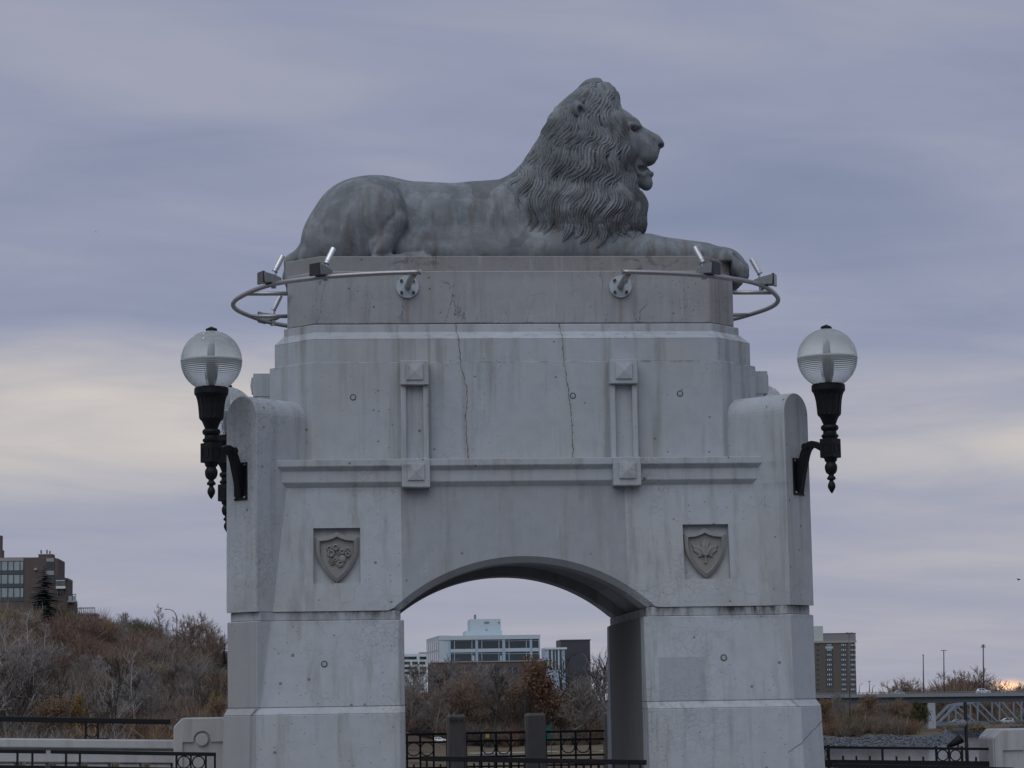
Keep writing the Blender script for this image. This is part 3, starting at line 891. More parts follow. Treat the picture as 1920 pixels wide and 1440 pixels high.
# --- attic storey, cap, step, drum, plinth slab
MB().prism(octo(1.973, 0.18, 2.381, 0.588), 3.64, 4.868).build('attic_wall', M_BODY, tower, bevel=0.006)
MB().prism(octo(1.957, 0.205, 2.332, 0.590), 4.868, 5.095).build('cap_band', M_BODY, tower, bevel=0.005)
MB().prism(octo(1.957, 0.205, 2.332, 0.590), 5.0952, 5.192, octo(1.932, 0.40, 2.25, 0.70)).build('cap_weathering', M_BODY, tower)
MB().prism(octo(1.932, 0.412, 2.246, 0.70), 5.15, 5.270, octo(1.930, 0.414, 2.244, 0.70)).build('drum_step', M_BODY, tower, bevel=0.006)
MB().prism(octo(1.915, 0.50, 2.19, 0.80), 5.2702, 5.286).build('drum_joint', M_GROOVE, tower)
MB().prism(octo(1.926, 0.478, 2.212, 0.785), 5.2862, 5.806).build('drum', M_DRUM, tower, bevel=0.008)
MB().prism(octo(1.89, SLAB_Y, 2.235, 1.04), 5.8062, SLAB_TOP).build('plinth_slab', M_SLAB, tower, bevel=0.008)
# --- pilasters (front pair, back pair, and one pair on each flank)
def frame_to(mb, fn):
    m = MB(); m.v = [fn(*p) for p in mb.v]; m.f = list(mb.f); m.n = mb.n; return m
def pyramid(x0, x1, y, z0, z1, h, rim=0.016):
    m = MB(); xc, zc = (x0+x1)/2, (z0+z1)/2
    V = [(x0,y,z0),(x1,y,z0),(x1,y,z1),(x0,y,z1),(x0,y-rim,z0),(x1,y-rim,z0),(x1,y-rim,z1),(x0,y-rim,z1),(xc,y-rim-h,zc)]
    m.add(V, [(0,1,5,4),(1,2,6,5),(2,3,7,6),(3,0,4,7),(4,5,8),(5,6,8),(6,7,8),(7,4,8)]); return m
def pilaster(fn):
    x0, x1 = -0.1305, 0.1305
    sh = MB().box(x0+0.05, x1-0.05, 0.105, 0.20, 3.90, 4.625)
    frame_to(sh, fn).build('pilaster_panel', M_BODY, tower)
    for a, b in ((x0, x0+0.05), (x1-0.05, x1)):
        frame_to(MB().box(a, b, 0.055, 0.20, 3.905, 4.625), fn).build('pilaster_strip', M_BODY, tower, bevel=0.004)
    cap = frame_to(MB().box(x0-0.004, x1+0.004, 0.012, 0.20, 4.6255, 4.8575), fn).build('pilaster_cap', M_BODY, tower, bevel=0.006)
    frame_to(pyramid(-0.078, 0.078, 0.012, 4.672, 4.826, 0.016), fn).build('pyramid_boss', M_BODY, cap)
def pilaster_foot(fn):
    x0, x1 = -0.1305, 0.1305
    ft = frame_to(MB().box(x0-0.002, x1+0.002, -0.082, 0.10, 3.640, 3.912), fn).build('pilaster_foot', M_CONC, tower, bevel=0.006)
    frame_to(pyramid(-0.078, 0.078, -0.082, 3.708, 3.862, 0.016), fn).build('pyramid_boss', M_CONC, ft)
for xc in (-0.9995, 0.9995):
    pilaster(lambda x, y, z: (xc+x, y, z)); pilaster_foot(lambda x, y, z: (xc+x, y, z))
    pilaster(lambda x, y, z: (xc-x, 2*YM-y, z)); pilaster_foot(lambda x, y, z: (xc-x, 2*YM-y, z))
for yc in (0.98, 1.82):
    pilaster(lambda x, y, z: (-2.381-0.18+y, yc-x, z)); pilaster(lambda x, y, z: (2.381+0.18-y, yc+x, z))
# --- form-tie plugs
def plug(u, v, y, r=0.026):
    p = at(u, v, y)
    g = MB().ring((p[0], y+0.001, p[2]), r, 0.010, 'y', 20, 0.006).build('plug_joint', M_GROOVE, tower)
    b = MB(); n = 18
    V = [(p[0]+(r-0.006)*math.cos(2*math.pi*k/n), y-0.003, p[2]+(r-0.006)*math.sin(2*math.pi*k/n)) for k in range(n)]
    V += [(x, y+0.02, z) for x, _, z in V]
    b.add(V, [tuple(range(n))]+[(i,(i+1)%n,n+(i+1)%n,n+i) for i in range(n)])
    b.build('tie_plug', M_PLUG, tower)
for u, v in ((662,745),(1275,738)): plug(u, v, 0.18)
plug(1074, 742, 0.18)
plug(608, 1245, -0.153); plug(1357, 1233, -0.153)
# --- shields
def shield_outline(cx, zc, k=1.0):
    w, h = 0.197*k, 0.236*k
    half = [(0.0, 1.0), (0.22, 0.90), (0.55, 0.81), (1.0, 0.78), (1.0, 0.45), (0.99, 0.18), (0.93, -0.02), (0.82, -0.24), (0.66, -0.47), (0.46, -0.70), (0.24, -0.88), (0.0, -1.03)]
    pts = [(cx+a*w, zc+b*h) for a, b in half]+[(cx-a*w, zc+b*h) for a, b in reversed(half[1:-1])]
    return pts
def relief(pts, y0, y1, inner=0.9):
    """raised flat shape with a bevelled edge; pts in (x, z)"""
    n = len(pts); cx = sum(p[0] for p in pts)/n; cz = sum(p[1] for p in pts)/n
    V = [(x,y0,z) for x,z in pts]+[(cx+(x-cx)*inner, y1, cz+(z-cz)*inner) for x,z in pts]+[(cx, y1-0.004, cz)]
    m = MB(); m.add(V, [(i,(i+1)%n,n+(i+1)%n,n+i) for i in range(n)]+[(n+i,n+(i+1)%n,2*n) for i in range(n)]); return m
def shield(cx, cz, yb, kind):
    o, i1, i2 = shield_outline(cx, cz, 1.0), shield_outline(cx, cz-0.004, 0.82), shield_outline(cx, cz-0.004, 0.76)
    n = len(o); yr = lambda z, d: yb(z)-d
    V = [(x,yr(z,-0.02),z) for x,z in o]+[(x,yr(z,0.040),z) for x,z in o]+[(x,yr(z,0.058),z) for x,z in i1]+[(x,yr(z,0.022),z) for x,z in i2]
    m = MB(); F = []
    for r in range(3): F += [(r*n+i, r*n+(i+1)%n, (r+1)*n+(i+1)%n, (r+1)*n+i) for i in range(n)]
    F.append(tuple(range(3*n, 4*n))); m.add(V, F)
    sh = m.build('shield', M_SHIELD, tower)
    yy = yb(cz)-0.020
    tilt = 0.130/1.157
    def place(mb, name):
        mb.v = [(x, y+tilt*(z-cz), z) for x, y, z in mb.v]; mb.build(name, M_SHIELD, sh)
    if kind == 'leaf':
        half = [(0,1.0),(0.16,0.66),(0.30,0.72),(0.24,0.26),(0.46,0.50),(0.56,0.38),(0.98,0.44),(0.80,0.14),(0.90,0.06),(0.50,-0.26),(0.56,-0.44),(0.10,-0.36),(0.07,-0.44),(0.10,-0.92),(-0.02,-0.92)]
        k = 0.135
        pts = [(cx+a*k, cz+0.015+b*k) for a, b in half]+[(cx-a*k, cz+0.015+b*k) for a, b in reversed(half[1:-1])]
        m2 = MB(); n2 = len(pts)
        c = (cx, yy-0.034, cz-0.01)
        V = [(x,yy+0.006,z) for x,z in pts]+[(cx+(x-cx)*0.93,yy-0.020,cz+(z-cz)*0.93) for x,z in pts]+[c]
        m2.add(V, [(i,(i+1)%n2,n2+(i+1)%n2,n2+i) for i in range(n2)]+[(n2+i,n2+(i+1)%n2,2*n2) for i in range(n2)])
        place(m2, 'maple_leaf')
        for ex, ez in ((0,0.78),(0.72,0.36),(-0.72,0.36),(0.45,-0.22),(-0.45,-0.22)):
            v_ = MB().tube([(cx, yy-0.034, cz-0.03), (cx+ex*k*0.5, yy-0.031, cz+0.015+ez*k*0.5-0.01), (cx+ex*k, yy-0.020, cz+0.015+ez*k)], [0.007,0.006,0.003], 5)
            place(v_, 'leaf_vein')
    else:
        def blob(x, z, rx, rz, name, dep=0.034, dent=True):
            q = MB(); N = 12; V = []; rings = ((1.0,0.004),(0.86,-dep*0.8),(0.55,-dep),(0.30,-dep*(0.5 if dent else 1.08)),(0.0,-dep*(0.55 if dent else 1.12)))
            for f, d in rings:
                for t in range(N): V.append((cx+x+rx*f*math.cos(2*math.pi*t/N), yy+d, cz+z+rz*f*math.sin(2*math.pi*t/N)))
            F = [(r*N+t, r*N+(t+1)%N, (r+1)*N+(t+1)%N, (r+1)*N+t) for r in range(len(rings)-1) for t in range(N)]
            q.add(V, F); place(q, name)
        for a, b, r in ((-0.070,0.078,0.030),(-0.012,0.086,0.036),(0.048,0.045,0.032),(0.100,0.062,0.026),(0.100,0.020,0.030),(-0.055,0.030,0.040)):
            blob(a, b, r, r*1.05, 'petal')
        for a, b, r in ((-0.060,-0.035,0.022),(-0.018,-0.030,0.024),(-0.045,-0.062,0.020)): blob(a, b, r, r, 'petal', 0.026)
        blob(0.052, -0.022, 0.036, 0.042, 'thistle', 0.032, False); blob(0.030, -0.066, 0.040, 0.030, 'thistle', 0.024)
        for pts in (((-0.055,0.00),(-0.01,-0.005),(0.02,-0.04)), ((0.05,0.01),(0.02,-0.01),(0.0,-0.05)), ((-0.01,0.05),(0.02,0.02),(0.05,0.0)), ((-0.02,-0.05),(0.02,-0.10),(0.06,-0.085))):
            place(MB().tube([(cx+a, yy-0.014, cz+b) for a, b in pts], [0.006,0.006,0.004], 6), 'stem')
yb_ = lambda z: y_front(z)+0.07
shield(-1.745, 3.005, yb_, 'flowers'); shield(1.738, 3.005, yb_, 'leaf')
# ------------------------------------------------------------------ lion on top
lion = build_lion(M_LION)
def smooth_path(pts, n=4):
    P = [np.array(p, float) for p in pts]; out = []
    for i in range(len(P)-1):
        p0, p1, p2, p3 = P[max(0,i-1)], P[i], P[i+1], P[min(len(P)-1,i+2)]
        for k in range(n):
            t = k/n; out.append(0.5*((2*p1)+(-p0+p2)*t+(2*p0-5*p1+4*p2-p3)*t*t+(-p0+3*p1-3*p2+p3)*t**3))
    out.append(P[-1]); return out
# ------------------------------------------------------------------ wall lamps on the four fins
def wall_lamp(sx, sy, label):
    """local frame: d outward along the fin's diagonal, origin on the end face"""
    ox, oy = (-2.631*1.0 if sx < 0 else 2.631), (-0.085 if sy < 0 else 2*YM+0.085)
    e = np.array([sx*0.5**0.5, sy*0.5**0.5]); s = np.array([-e[1], e[0]])
    root = empty('globe_wall_lamp', (ox, oy, 3.40), label, 'lamp', 'globe lamps on the corner fins')
    def W(d, q, z): return (ox+e[0]*d+s[0]*q, oy+e[1]*d+s[1]*q, z)
    k = 21.75/F_PX
    d0 = 0.375                               # lamp axis in front of the fin face
    zg = 4.808 if sy < 0 else 4.75
    c = W(d0, 0, 0)
    zz = lambda px: zg-(px-677.5)*k          # photo row -> height on the lamp axis
    def L(prof, n=24, **kw): return MB().lathe([(r*k, zz(p)) for r, p in prof], n, (c[0], c[1], 0), **kw)
    # fluted cup and collar
    cup = L([(4,868),(13,866),(13,862),(10,860),(14,858)][:0]+[(14,833),(14,831),(16,829),(16.5,826),(13,823),(12.5,818),(16,815),(17,811),(16,808),(12,805),(14,800),(15,797),(18,791),(22,787),(23,784),(23.5,775),(25,760),(27,750),(29,744),(31.5,741),(32,740),(32,730),(30,728),(26,727)], 32, flute=(zz(784), zz(750), 0.06))
    cup.build('fluted_cup', M_BLACK, root, smooth=False)
    # square box
    b = MB(); h = 14.5*k*1.02
    P = [W(d0+a*h, q*h, z) for z in (zz(869), zz(832.5)) for a, q in ((-1,-1),(1,-1),(1,1),(-1,1))]
    b.add(P, [(3,2,1,0),(4,5,6,7),(0,1,5,4),(1,2,6,5),(2,3,7,6),(3,0,4,7)])
    bx = b.build('junction_box', M_BLACK, root, bevel=0.006)
    for a, q in ((0,1),(0,-1),(1,0),(-1,0)):
        f = MB(); hh = h*0.62
        def Q(u_, w_, o_): return W(d0+(a*(h+o_) if a else u_), (q*(h+o_) if q else u_), w_)
        zc_ = zz(851)
        for t, (u0, u1, w0, w1) in enumerate(((-hh,hh,hh*0.8,hh),(-hh,hh,-hh,-hh*0.8),(-hh,-hh*0.8,-hh*0.8,hh*0.8),(hh*0.8,hh,-hh*0.8,hh*0.8))):
            P = [Q(u_, zc_+w_, o_) for o_ in (0.0, 0.005) for u_, w_ in ((u0,w0),(u1,w0),(u1,w1),(u0,w1))]
            f.add(P, [(3,2,1,0),(4,5,6,7),(0,1,5,4),(1,2,6,5),(2,3,7,6),(3,0,4,7)])
        f.build('box_moulding', M_BLACK, bx)
    fin_ = L([(1,936.5),(4,932),(7,926),(7.5,922),(6,917),(4,914),(4,912),(8,910),(8.5,908),(7,905),(5,903),(5,901),(9,898),(10,896),(11.5,892),(12,887),(11.5,883),(9,879),(9,877),(11.5,875),(12,872),(13,869.5),(13,868.5)], 20)
    fin_.build('finial', M_BLACK, root, smooth=True)
    # curved arm down to the back plate
    arm = MB()
    pts = [(d0-h,zz(850)),(d0-0.15,zz(842)),(d0-0.20,zz(840)),(d0-0.245,zz(845)),(d0-0.28,zz(856)),(d0-0.305,zz(872)),(d0-0.33,zz(893)),(d0-0.345,zz(914)),(d0-0.352,zz(928))]
    pts = [(a*1.0, b_) for a, b_ in pts]
    V = []; th = 0.036
    raw = [(a_, b_, w_) for (a_, b_), w_ in zip(pts, [0.050,0.048,0.052,0.058,0.064,0.066,0.060,0.048,0.030])]
    sm = smooth_path(raw, 4); pts = [(p_[0], p_[1]) for p_ in sm]; wd = [p_[2] for p_ in sm]
    for i, (a, z) in enumerate(pts):
        p0, p1 = pts[max(0,i-1)], pts[min(len(pts)-1,i+1)]
        tx, tz = p1[0]-p0[0], p1[1]-p0[1]; ln = math.hypot(tx, tz); nx_, nz_ = -tz/ln, tx/ln
        for o_, q in ((-1,-1),(1,-1),(1,1),(-1,1)): V.append(W(max(0.004,a+nx_*o_*wd[i]*0.62), q*th, z+nz_*o_*wd[i]*0.62))
    F = [(0,1,2,3), tuple(range(4*len(pts)-1, 4*len(pts)-5, -1))]
    for i in range(len(pts)-1): F += [(i*4+j, i*4+(j+1)%4, (i+1)*4+(j+1)%4, (i+1)*4+j) for j in range(4)]
    arm.add(V, F); arm.build('bracket_arm', M_BLACK, root, bevel=0.006)
    MB().tube([W(d0-0.262, -0.045, zz(844)), W(d0-0.262, 0.045, zz(844))], 0.035, 14).build('scroll', M_BLACK, root)
    pl = MB(); P = [W(d_, q*0.088, z) for d_ in (0.0005, 0.014) for q, z in ((-1,zz(935)),(1,zz(935)),(1,zz(864)),(-1,zz(864)))]
    pl.add(P, [(3,2,1,0),(4,5,6,7),(0,1,5,4),(1,2,6,5),(2,3,7,6),(3,0,4,7)]); plo = pl.build('back_plate', M_BLACK, root, bevel=0.003)
    for q in (-1, 1):
        for z in (zz(930), zz(869)): MB().tube([W(0.012, q*0.066, z), W(0.026, q*0.066, z)], 0.010, 8).build('bolt', M_STEEL, plo)
    # globe: two prismatic halves with an equator band, fitter, lamp inside
    g = MB(); R = 57.3*k; n = 64; prof = []
    for t in lin(-60.0, 84.0, 48): prof.append((R*math.cos(math.radians(t)), R*math.sin(math.radians(t))))
    V = []; F = []
    for r, z in prof:
        for q in range(n): V.append((c[0]+r*math.cos(2*math.pi*q/n), c[1]+r*math.sin(2*math.pi*q/n), zg+z))
    for i in range(len(prof)-1): F += [(i*n+q, i*n+(q+1)%n, (i+1)*n+(q+1)%n, (i+1)*n+q) for q in range(n)]
    g.add(V, F)
    go = g.build('globe', M_GLOBE, root, smooth=True)
    # re-centre the globe's own coordinates for its rib pattern
    off = Vector((c[0], c[1], zg))-Vector(origin_of(root)); go.data.transform(Matrix.Translation(-off)); go.location = off
    MB().lathe([(R*0.996,zg+0.004-0.006),(R*1.006,zg-0.006),(R*1.006,zg+0.006),(R*0.996,zg+0.006)], 48, (c[0],c[1],0)).build('equator_band', M_FROST, root)
    MB().lathe([(0.030,zz(727)),(0.030,zz(712)),(0.046,zz(708)),(0.046,zz(684)),(0.030,zz(680)),(0.028,zz(664)),(0.020,zz(650)),(0.006,zz(645))], 20, (c[0],c[1],0)).build('lamp_bulb', M_BULB, root, smooth=True)
    MB().lathe([(R*0.30,zg+R*0.952),(R*0.165*1.05,zg+R*0.985),(0.053,zg+R*0.99),(0.053,zg+R*1.0+0.016),(0.050,zg+R+0.02),(0.002,zg+R+0.040)], 6, (c[0],c[1],0)).build('top_cap', M_BLACK, root)
    return root
M_FROST = plain('globe_band', (0.42,0.45,0.45), 0.4)
M_BULB = plain('bulb_housing', (0.16,0.18,0.20), 0.35)
wall_lamp(-1,-1,'black wall lamp with ribbed glass globe on the near left corner of the tower')
wall_lamp(1,-1,'black wall lamp with ribbed glass globe on the near right corner of the tower')
wall_lamp(-1,1,'black globe lamp half hidden behind the left corner of the tower')
wall_lamp(1,1,'globe lamp of which only the top shows behind the right corner of the tower')
# ------------------------------------------------------------------ floodlight rails round the drum
Z_RING = 5.628
HALF = [(0.955,-0.43),(1.25,-0.385),(1.52,-0.315),(1.80,-0.205),(2.02,-0.075),(2.21,0.065),(2.38,0.26),(2.53,0.53),(2.66,0.86),(2.735,1.12),(2.765,1.40)]
def rail(sx, label):
    root = empty('floodlight_rail', (sx*2.2, YM, Z_RING), label, 'rail', 'steel rails round the drum')
    full = HALF+[(x, 2*YM-y) for x, y in reversed(HALF[:-1])]
    MB().tube([(sx*p[0], p[1], Z_RING) for p in smooth_path(full)], 0.0235, 10).build('rail_tube', M_STEEL, root, smooth=True)
    for yy, xe in ((0.72, 2.60), (2*YM-0.72, 2.60)):
        MB().tube([(sx*2.205, yy, Z_RING), (sx*xe, yy, Z_RING)], 0.021, 10).build('strut', M_STEEL, root, smooth=True)
    for back in (0, 1):
        f = (lambda y: 2*YM-y) if back else (lambda y: y)
        xp = sx*1.043
        p = MB(); n = 28; V = []
        for y in (0.477, 0.452):
            V += [(xp+0.109*math.cos(2*math.pi*q/n), f(y), 5.645+0.109*math.sin(2*math.pi*q/n)) for q in range(n)]
        p.add(V, [tuple(range(n)), tuple(range(2*n-1,n-1,-1))]+[(i,(i+1)%n,n+(i+1)%n,n+i) for i in range(n)])
        plate = p.build('bracket_plate', M_ZINC, root)
        for a in (45,135,225,315):
            bx_, bz = xp+0.082*math.cos(math.radians(a)), 5.645+0.082*math.sin(math.radians(a))
            MB().tube([(bx_, f(0.454), bz), (bx_, f(0.425), bz)], 0.015, 8).build('bolt', M_RUST, plate)
        MB().tube([(xp, f(0.46), 5.645), (sx*1.03, f(0.05), 5.638), (sx*1.01, f(-0.41), Z_RING-0.01)], 0.031, 12).build('bracket_rod', M_STEEL, root, smooth=True)
        MB().tube([(sx*0.957, f(-0.43), Z_RING), (sx*0.948, f(-0.431), Z_RING)], 0.029, 10).build('end_cap', M_STEEL, root)
    return root
rail(-1, 'curved steel rail on brackets round the left end of the lion\'s drum')
rail(1, 'curved steel rail on brackets round the right end of the lion\'s drum')
M_HOUSING = plain('weathered_housing', (0.20,0.215,0.22), 0.7, 0.1, 0.35, 22.0, 0.1)
def floodlight(x, y, out, lean, label, turn=0.0):
    """box flood facing along `out` (angle in plan), slim tube spot above leaning towards the lion"""
    root = empty('floodlight', (x, y, Z_RING), label, 'floodlight', 'floodlights clamped on the steel rails')
    o = np.array([math.cos(out), math.sin(out)]); s = np.array([-o[1], o[0]])
    def W(a, q, z): return (x+o[0]*a+s[0]*q, y+o[1]*a+s[1]*q, Z_RING+z)
    b = MB(); V = []
    for a, hw, z0, z1 in ((0.090,0.072,0.012,0.115),(-0.010,0.050,0.020,0.098),(-0.105,0.022,0.040,0.075)):
        V += [W(a+(0.012 if a > 0.05 and z > 0.05 else 0), q*hw, z) for q, z in ((-1,z0),(1,z0),(1,z1),(-1,z1))]
    F = [(0,1,2,3),(11,10,9,8)]+[(r*4+j, r*4+(j+1)%4, (r+1)*4+(j+1)%4, (r+1)*4+j) for r in range(2) for j in range(4)]
    b.add(V, F); ho = b.build('housing', M_HOUSING, root, bevel=0.004)
    g = MB(); V = [W(a, q*0.068, z) for a in (0.088, 0.112) for q, z in ((-1,0.006),(1,0.006),(1,0.120),(-1,0.120))]
    g.add(V, [(3,2,1,0),(4,5,6,7),(0,1,5,4),(1,2,6,5),(2,3,7,6),(3,0,4,7)]); g.build('lens', M_LENS, ho)
    MB().tube([W(-0.03,0,-0.03), W(-0.03,0,0.03)], 0.026, 8).build('clamp', M_STEEL, root)
    MB().tube([W(-0.05,0,0.07), W(-0.05,0,0.150)], 0.011, 8).build('stem', M_ZINC, root, smooth=True)
    a0 = np.array(W(-0.05, 0, 0.150)); d = np.array([math.cos(lean)*0.45, math.sin(lean)*0.45, 0.89]); d /= np.linalg.norm(d)
    t = MB().tube([a0-d*0.012, a0+d*0.008, a0+d*0.012, a0+d*0.155], [0.024,0.024,0.027,0.027], 16); t.build('tube_spot', M_ALU, root, smooth=False)
    MB().tube([a0-d*0.018, a0-d*0.010], [0.029,0.029], 16).build('tube_collar', M_STEEL, root)
floodlight(-2.36, 0.24, math.radians(205), math.radians(0), 'box floodlight with slim tube spot, leftmost on the near side of the left rail')
floodlight(-1.86, -0.17, math.radians(222), math.radians(25), 'box floodlight with slim tube spot on the left rail in front of the lion\'s plinth')
floodlight(-2.42, 2.52, math.radians(150), math.radians(-10), 'floodlight on the far side of the left rail, seen through its loop')
floodlight(1.79, -0.21, math.radians(-40), math.radians(160), 'box floodlight with slim tube spot on the right rail in front of the lion\'s paw')
floodlight(2.46, 0.40, math.radians(-22), math.radians(165), 'box floodlight with slim tube spot, rightmost on the right rail')
# ------------------------------------------------------------------ bridge deck (below the frame)
M_ASPHALT = plain('asphalt', (0.05,0.05,0.052), 0.9, 0, 0.3, 30.0, 0.3)
M_WALK = plain('sidewalk_concrete', (0.30,0.295,0.285), 0.9, 0, 0.15, 4.0, 0.2)
GRADE = -0.022
def sloped_box(m, x0, x1, y0, y1, z0, z1):
    P = [(x,y,z+GRADE*x) for z in (z0,z1) for x,y in ((x0,y0),(x1,y0),(x1,y1),(x0,y1))]
    m.add(P, [(3,2,1,0),(4,5,6,7),(0,1,5,4),(1,2,6,5),(2,3,7,6),(3,0,4,7)]); return m
tag(sloped_box(MB(), -70, 70, -30, -3.0, -1.2, -0.15).build('road', M_ASPHALT), 'grey asphalt roadway of the bridge', 'road', kind='structure')
tag(sloped_box(MB(), -70, 70, -3.0, 5.5, -1.2, 0.0).build('sidewalk', M_WALK), 'concrete sidewalk of the bridge under the tower', 'sidewalk', kind='structure')
# ------------------------------------------------------------------ left parapet with end block
def quad_bar(m, u0, v0, u1, v1, Y, tz, depth):
    """bar whose top edge runs between two photo points on the plane Y (front face), tz high, depth deep"""
    a, b = at(u0, v0, Y), at(u1, v1, Y)
    P = []
    for z in (-tz, 0):
        P += [(a[0],Y,a[2]+z),(b[0],Y,b[2]+z),(b[0],Y+depth,b[2]+z),(a[0],Y+depth,a[2]+z)]
    m.add(P, [(3,2,1,0),(4,5,6,7),(0,1,5,4),(1,2,6,5),(2,3,7,6),(3,0,4,7)]); return m
par = empty('parapet', (-4.5, 1.5, 0), 'pale concrete parapet with open balusters left of the tower', 'parapet')
quad_bar(MB(), -420, 1381, 331, 1388, 1.30, 0.085, 0.36).build('coping', M_PARA, par, bevel=0.01)
quad_bar(MB(), -420, 1397, 331, 1404, 1.36, 0.03, 0.24).build('coping_neck', M_PARA, par)
quad_bar(MB(), -420, 1402.5, 331, 1408.5, 1.33, 0.115, 0.30).build('beam', M_PARA, par, bevel=0.006)
for k in range(13):
    u = 304-63*k*0.93
    a = at(u, 1431, 1.36); 
    MB().box(a[0]-0.12, a[0]+0.085, 1.36, 1.60, -0.05, a[2]-0.001).build('baluster', M_PARA, par, bevel=0.012)
quad_bar(MB(), -420, 1540, 331, 1545, 1.30, 0.25, 0.36).build('plinth', M_PARA, par)
def end_block(sx, u0, u1, v_top, cu, cv, label, Y=1.22):
    a, b = at(u0, v_top, Y), at(u1, v_top, Y)
    x0, x1, zt = a[0], b[0], (a[2]+b[2])/2
    root = empty('parapet_block', ((x0+x1)/2, Y+0.28, 0), label, 'parapet block', 'end blocks of the parapets')
    c = 0.085; d = 0.56
    # body with a chamfered top corner on its outer side
    prof = [(x0,-0.1),(x1,-0.1),(x1,zt),(x0+c,zt),(x0,zt-c)] 
    m = MB(); n = len(prof); V = [(x,y,z) for y in (Y+0.025, Y+d) for x,z in prof]
    m.add(V, [tuple(range(n-1,-1,-1)), tuple(range(n,2*n))]+[(i,(i+1)%n,n+(i+1)%n,n+i) for i in range(n)])
    m.build('block', M_PARA, root, bevel=0.012)
    # proud face above a sunk panel, with a round boss in its notch
    p = at(cu, cv, Y); zp = p[2]-0.02; r = 0.085; xa = x0+0.012
    top = [(xa,zt-c-0.008),(xa+c,zt-0.012),(x1-0.004,zt-0.012),(x1-0.004,zp),(p[0]+r,zp)]
    arc = [(p[0]+r*math.cos(t), p[2]+r*math.sin(t)) for t in lin(-0.2, math.pi+0.2, 14)]
    pts = top+arc+[(p[0]-r,zp),(x0+0.09,zp),(x0+0.09,-0.1),(xa,-0.1)]
    m = MB(); n = len(pts); V = [(x,y,z) for y in (Y, Y+0.03) for x,z in pts]
    F = [(i,(i+1)%n,n+(i+1)%n,n+i) for i in range(n)]
    m.add(V, F+[tuple(range(n))]); o = m.build('raised_face', M_PARA, root)
    bm = bmesh.new(); bm.from_mesh(o.data); bmesh.ops.triangulate(bm, faces=[f for f in bm.faces if len(f.verts) > 4]); bm.to_mesh(o.data); bm.free()
    m = MB(); q = 22
    V = [(p[0]+rr*math.cos(2*math.pi*t/q), yy, p[2]+rr*math.sin(2*math.pi*t/q)) for rr, yy in ((0.060,Y+0.03),(0.060,Y-0.004),(0.054,Y-0.010)) for t in range(q)]
    m.add(V, [tuple(range(2*q,3*q))]+[(r_*q+i, r_*q+(i+1)%q, (r_+1)*q+(i+1)%q, (r_+1)*q+i) for r_ in range(2) for i in range(q)])
    m.build('boss', M_PARA, root)
    return root
end_block(-1, 325, 500, 1345, 379, 1387, 'pale concrete end block with round boss, left of the tower')
end_block(1, 1862, 2040, 1366, 1935, 1402, 'chipped concrete end block at the right edge of the picture')
# black handrail above the left parapet
hr = empty('handrail', (-4.0, 1.5, 1.3), 'thick black handrail above the left parapet', 'handrail')
a, b = at(-420, 1340, 1.48), at(320, 1353.5, 1.48)
MB().bar(a, b, 0.055, 0.052).build('top_bar', M_BLACK, hr, bevel=0.006)
for uc in (171, -220):
    def zt_at(u): 
        t = (u+420)/740.0; return a*(1-t)+b*t
    for du in (-11.5, 11.5):
        p = zt_at(uc+du); q = at(uc+du, 1387, 1.48)
        MB().bar(p, (p[0], p[1], q[2]), 0.020, 0.022).build('upright', M_BLACK, hr)
    p = zt_at(uc); q = at(uc, 1386.5, 1.48)
    MB().ring((p[0], 1.48, (p[2]-0.026+q[2])/2), 0.058, 0.011, 'y', 28, 0.014).build('ring', M_BLACK, hr)
    MB().box(q[0]-0.17, q[0]+0.17, 1.44, 1.52, q[2]-0.004, q[2]+0.010).build('foot_bar', M_BLACK, hr)
# ------------------------------------------------------------------ black fences
def fence_panel(name, label, group, Y, u0, v0, u1, v1, bars, uprights, rings, stubs, ztop_to=0.12, thick=0.026):
    """bars: list of (dz below the top rail, height); uprights/stubs/rings by photo column"""
    A, B = at(u0, v0, Y), at(u1, v1, Y)
    root = empty(name, ((A[0]+B[0])/2, Y, 0), label, 'fence', group)
    f = lambda u: A+(B-A)*((at(u, v0, Y)[0]-A[0])/(B[0]-A[0]))
    for dz, h in bars:
        m = MB(); P = []
        for z in (-h, 0):
            for p, yy in ((A,-thick/2),(B,-thick/2),(B,thick/2),(A,thick/2)): P.append((p[0], Y+yy, p[2]-dz+z))
        m.add(P, [(3,2,1,0),(4,5,6,7),(0,1,5,4),(1,2,6,5),(2,3,7,6),(3,0,4,7)])
        m.build('rail', M_BLACK, root, bevel=0.002)
    for u, w, dz0, zb in uprights:
        p = f(u); MB().box(p[0]-w/2, p[0]+w/2, Y-0.010, Y+0.010, zb if zb is not None else p[2]-1.0, p[2]-dz0).build('upright', M_BLACK, root)
    for u, r, dzc in rings:
        p = f(u); MB().ring((p[0], Y, p[2]-dzc), r, 0.011, 'y', 28, 0.014).build('ring', M_BLACK, root)
    for u, w, dz0, dz1 in stubs:
        p = f(u); MB().box(p[0]-w/2, p[0]+w/2, Y-0.0085, Y+0.0085, p[2]-dz1, p[2]-dz0).build('picket', M_BLACK, root)
    return root
G1 = 'black fence panels along the kerb'
low = [(0.0, 0.032), (0.135, 0.03), (0.95, 0.03)]
fence_panel('fence_panel', 'black fence panel cut by the left edge of the picture', G1, -1.2, -220, 1402, 86, 1406, low, [(-215,0.02,0,None),(33,0.018,0,None),(61,0.018,0,None)], [(-60,0.05,0.085)], [(u,0.014,0.135,0.95) for u in range(-190,84,28)])
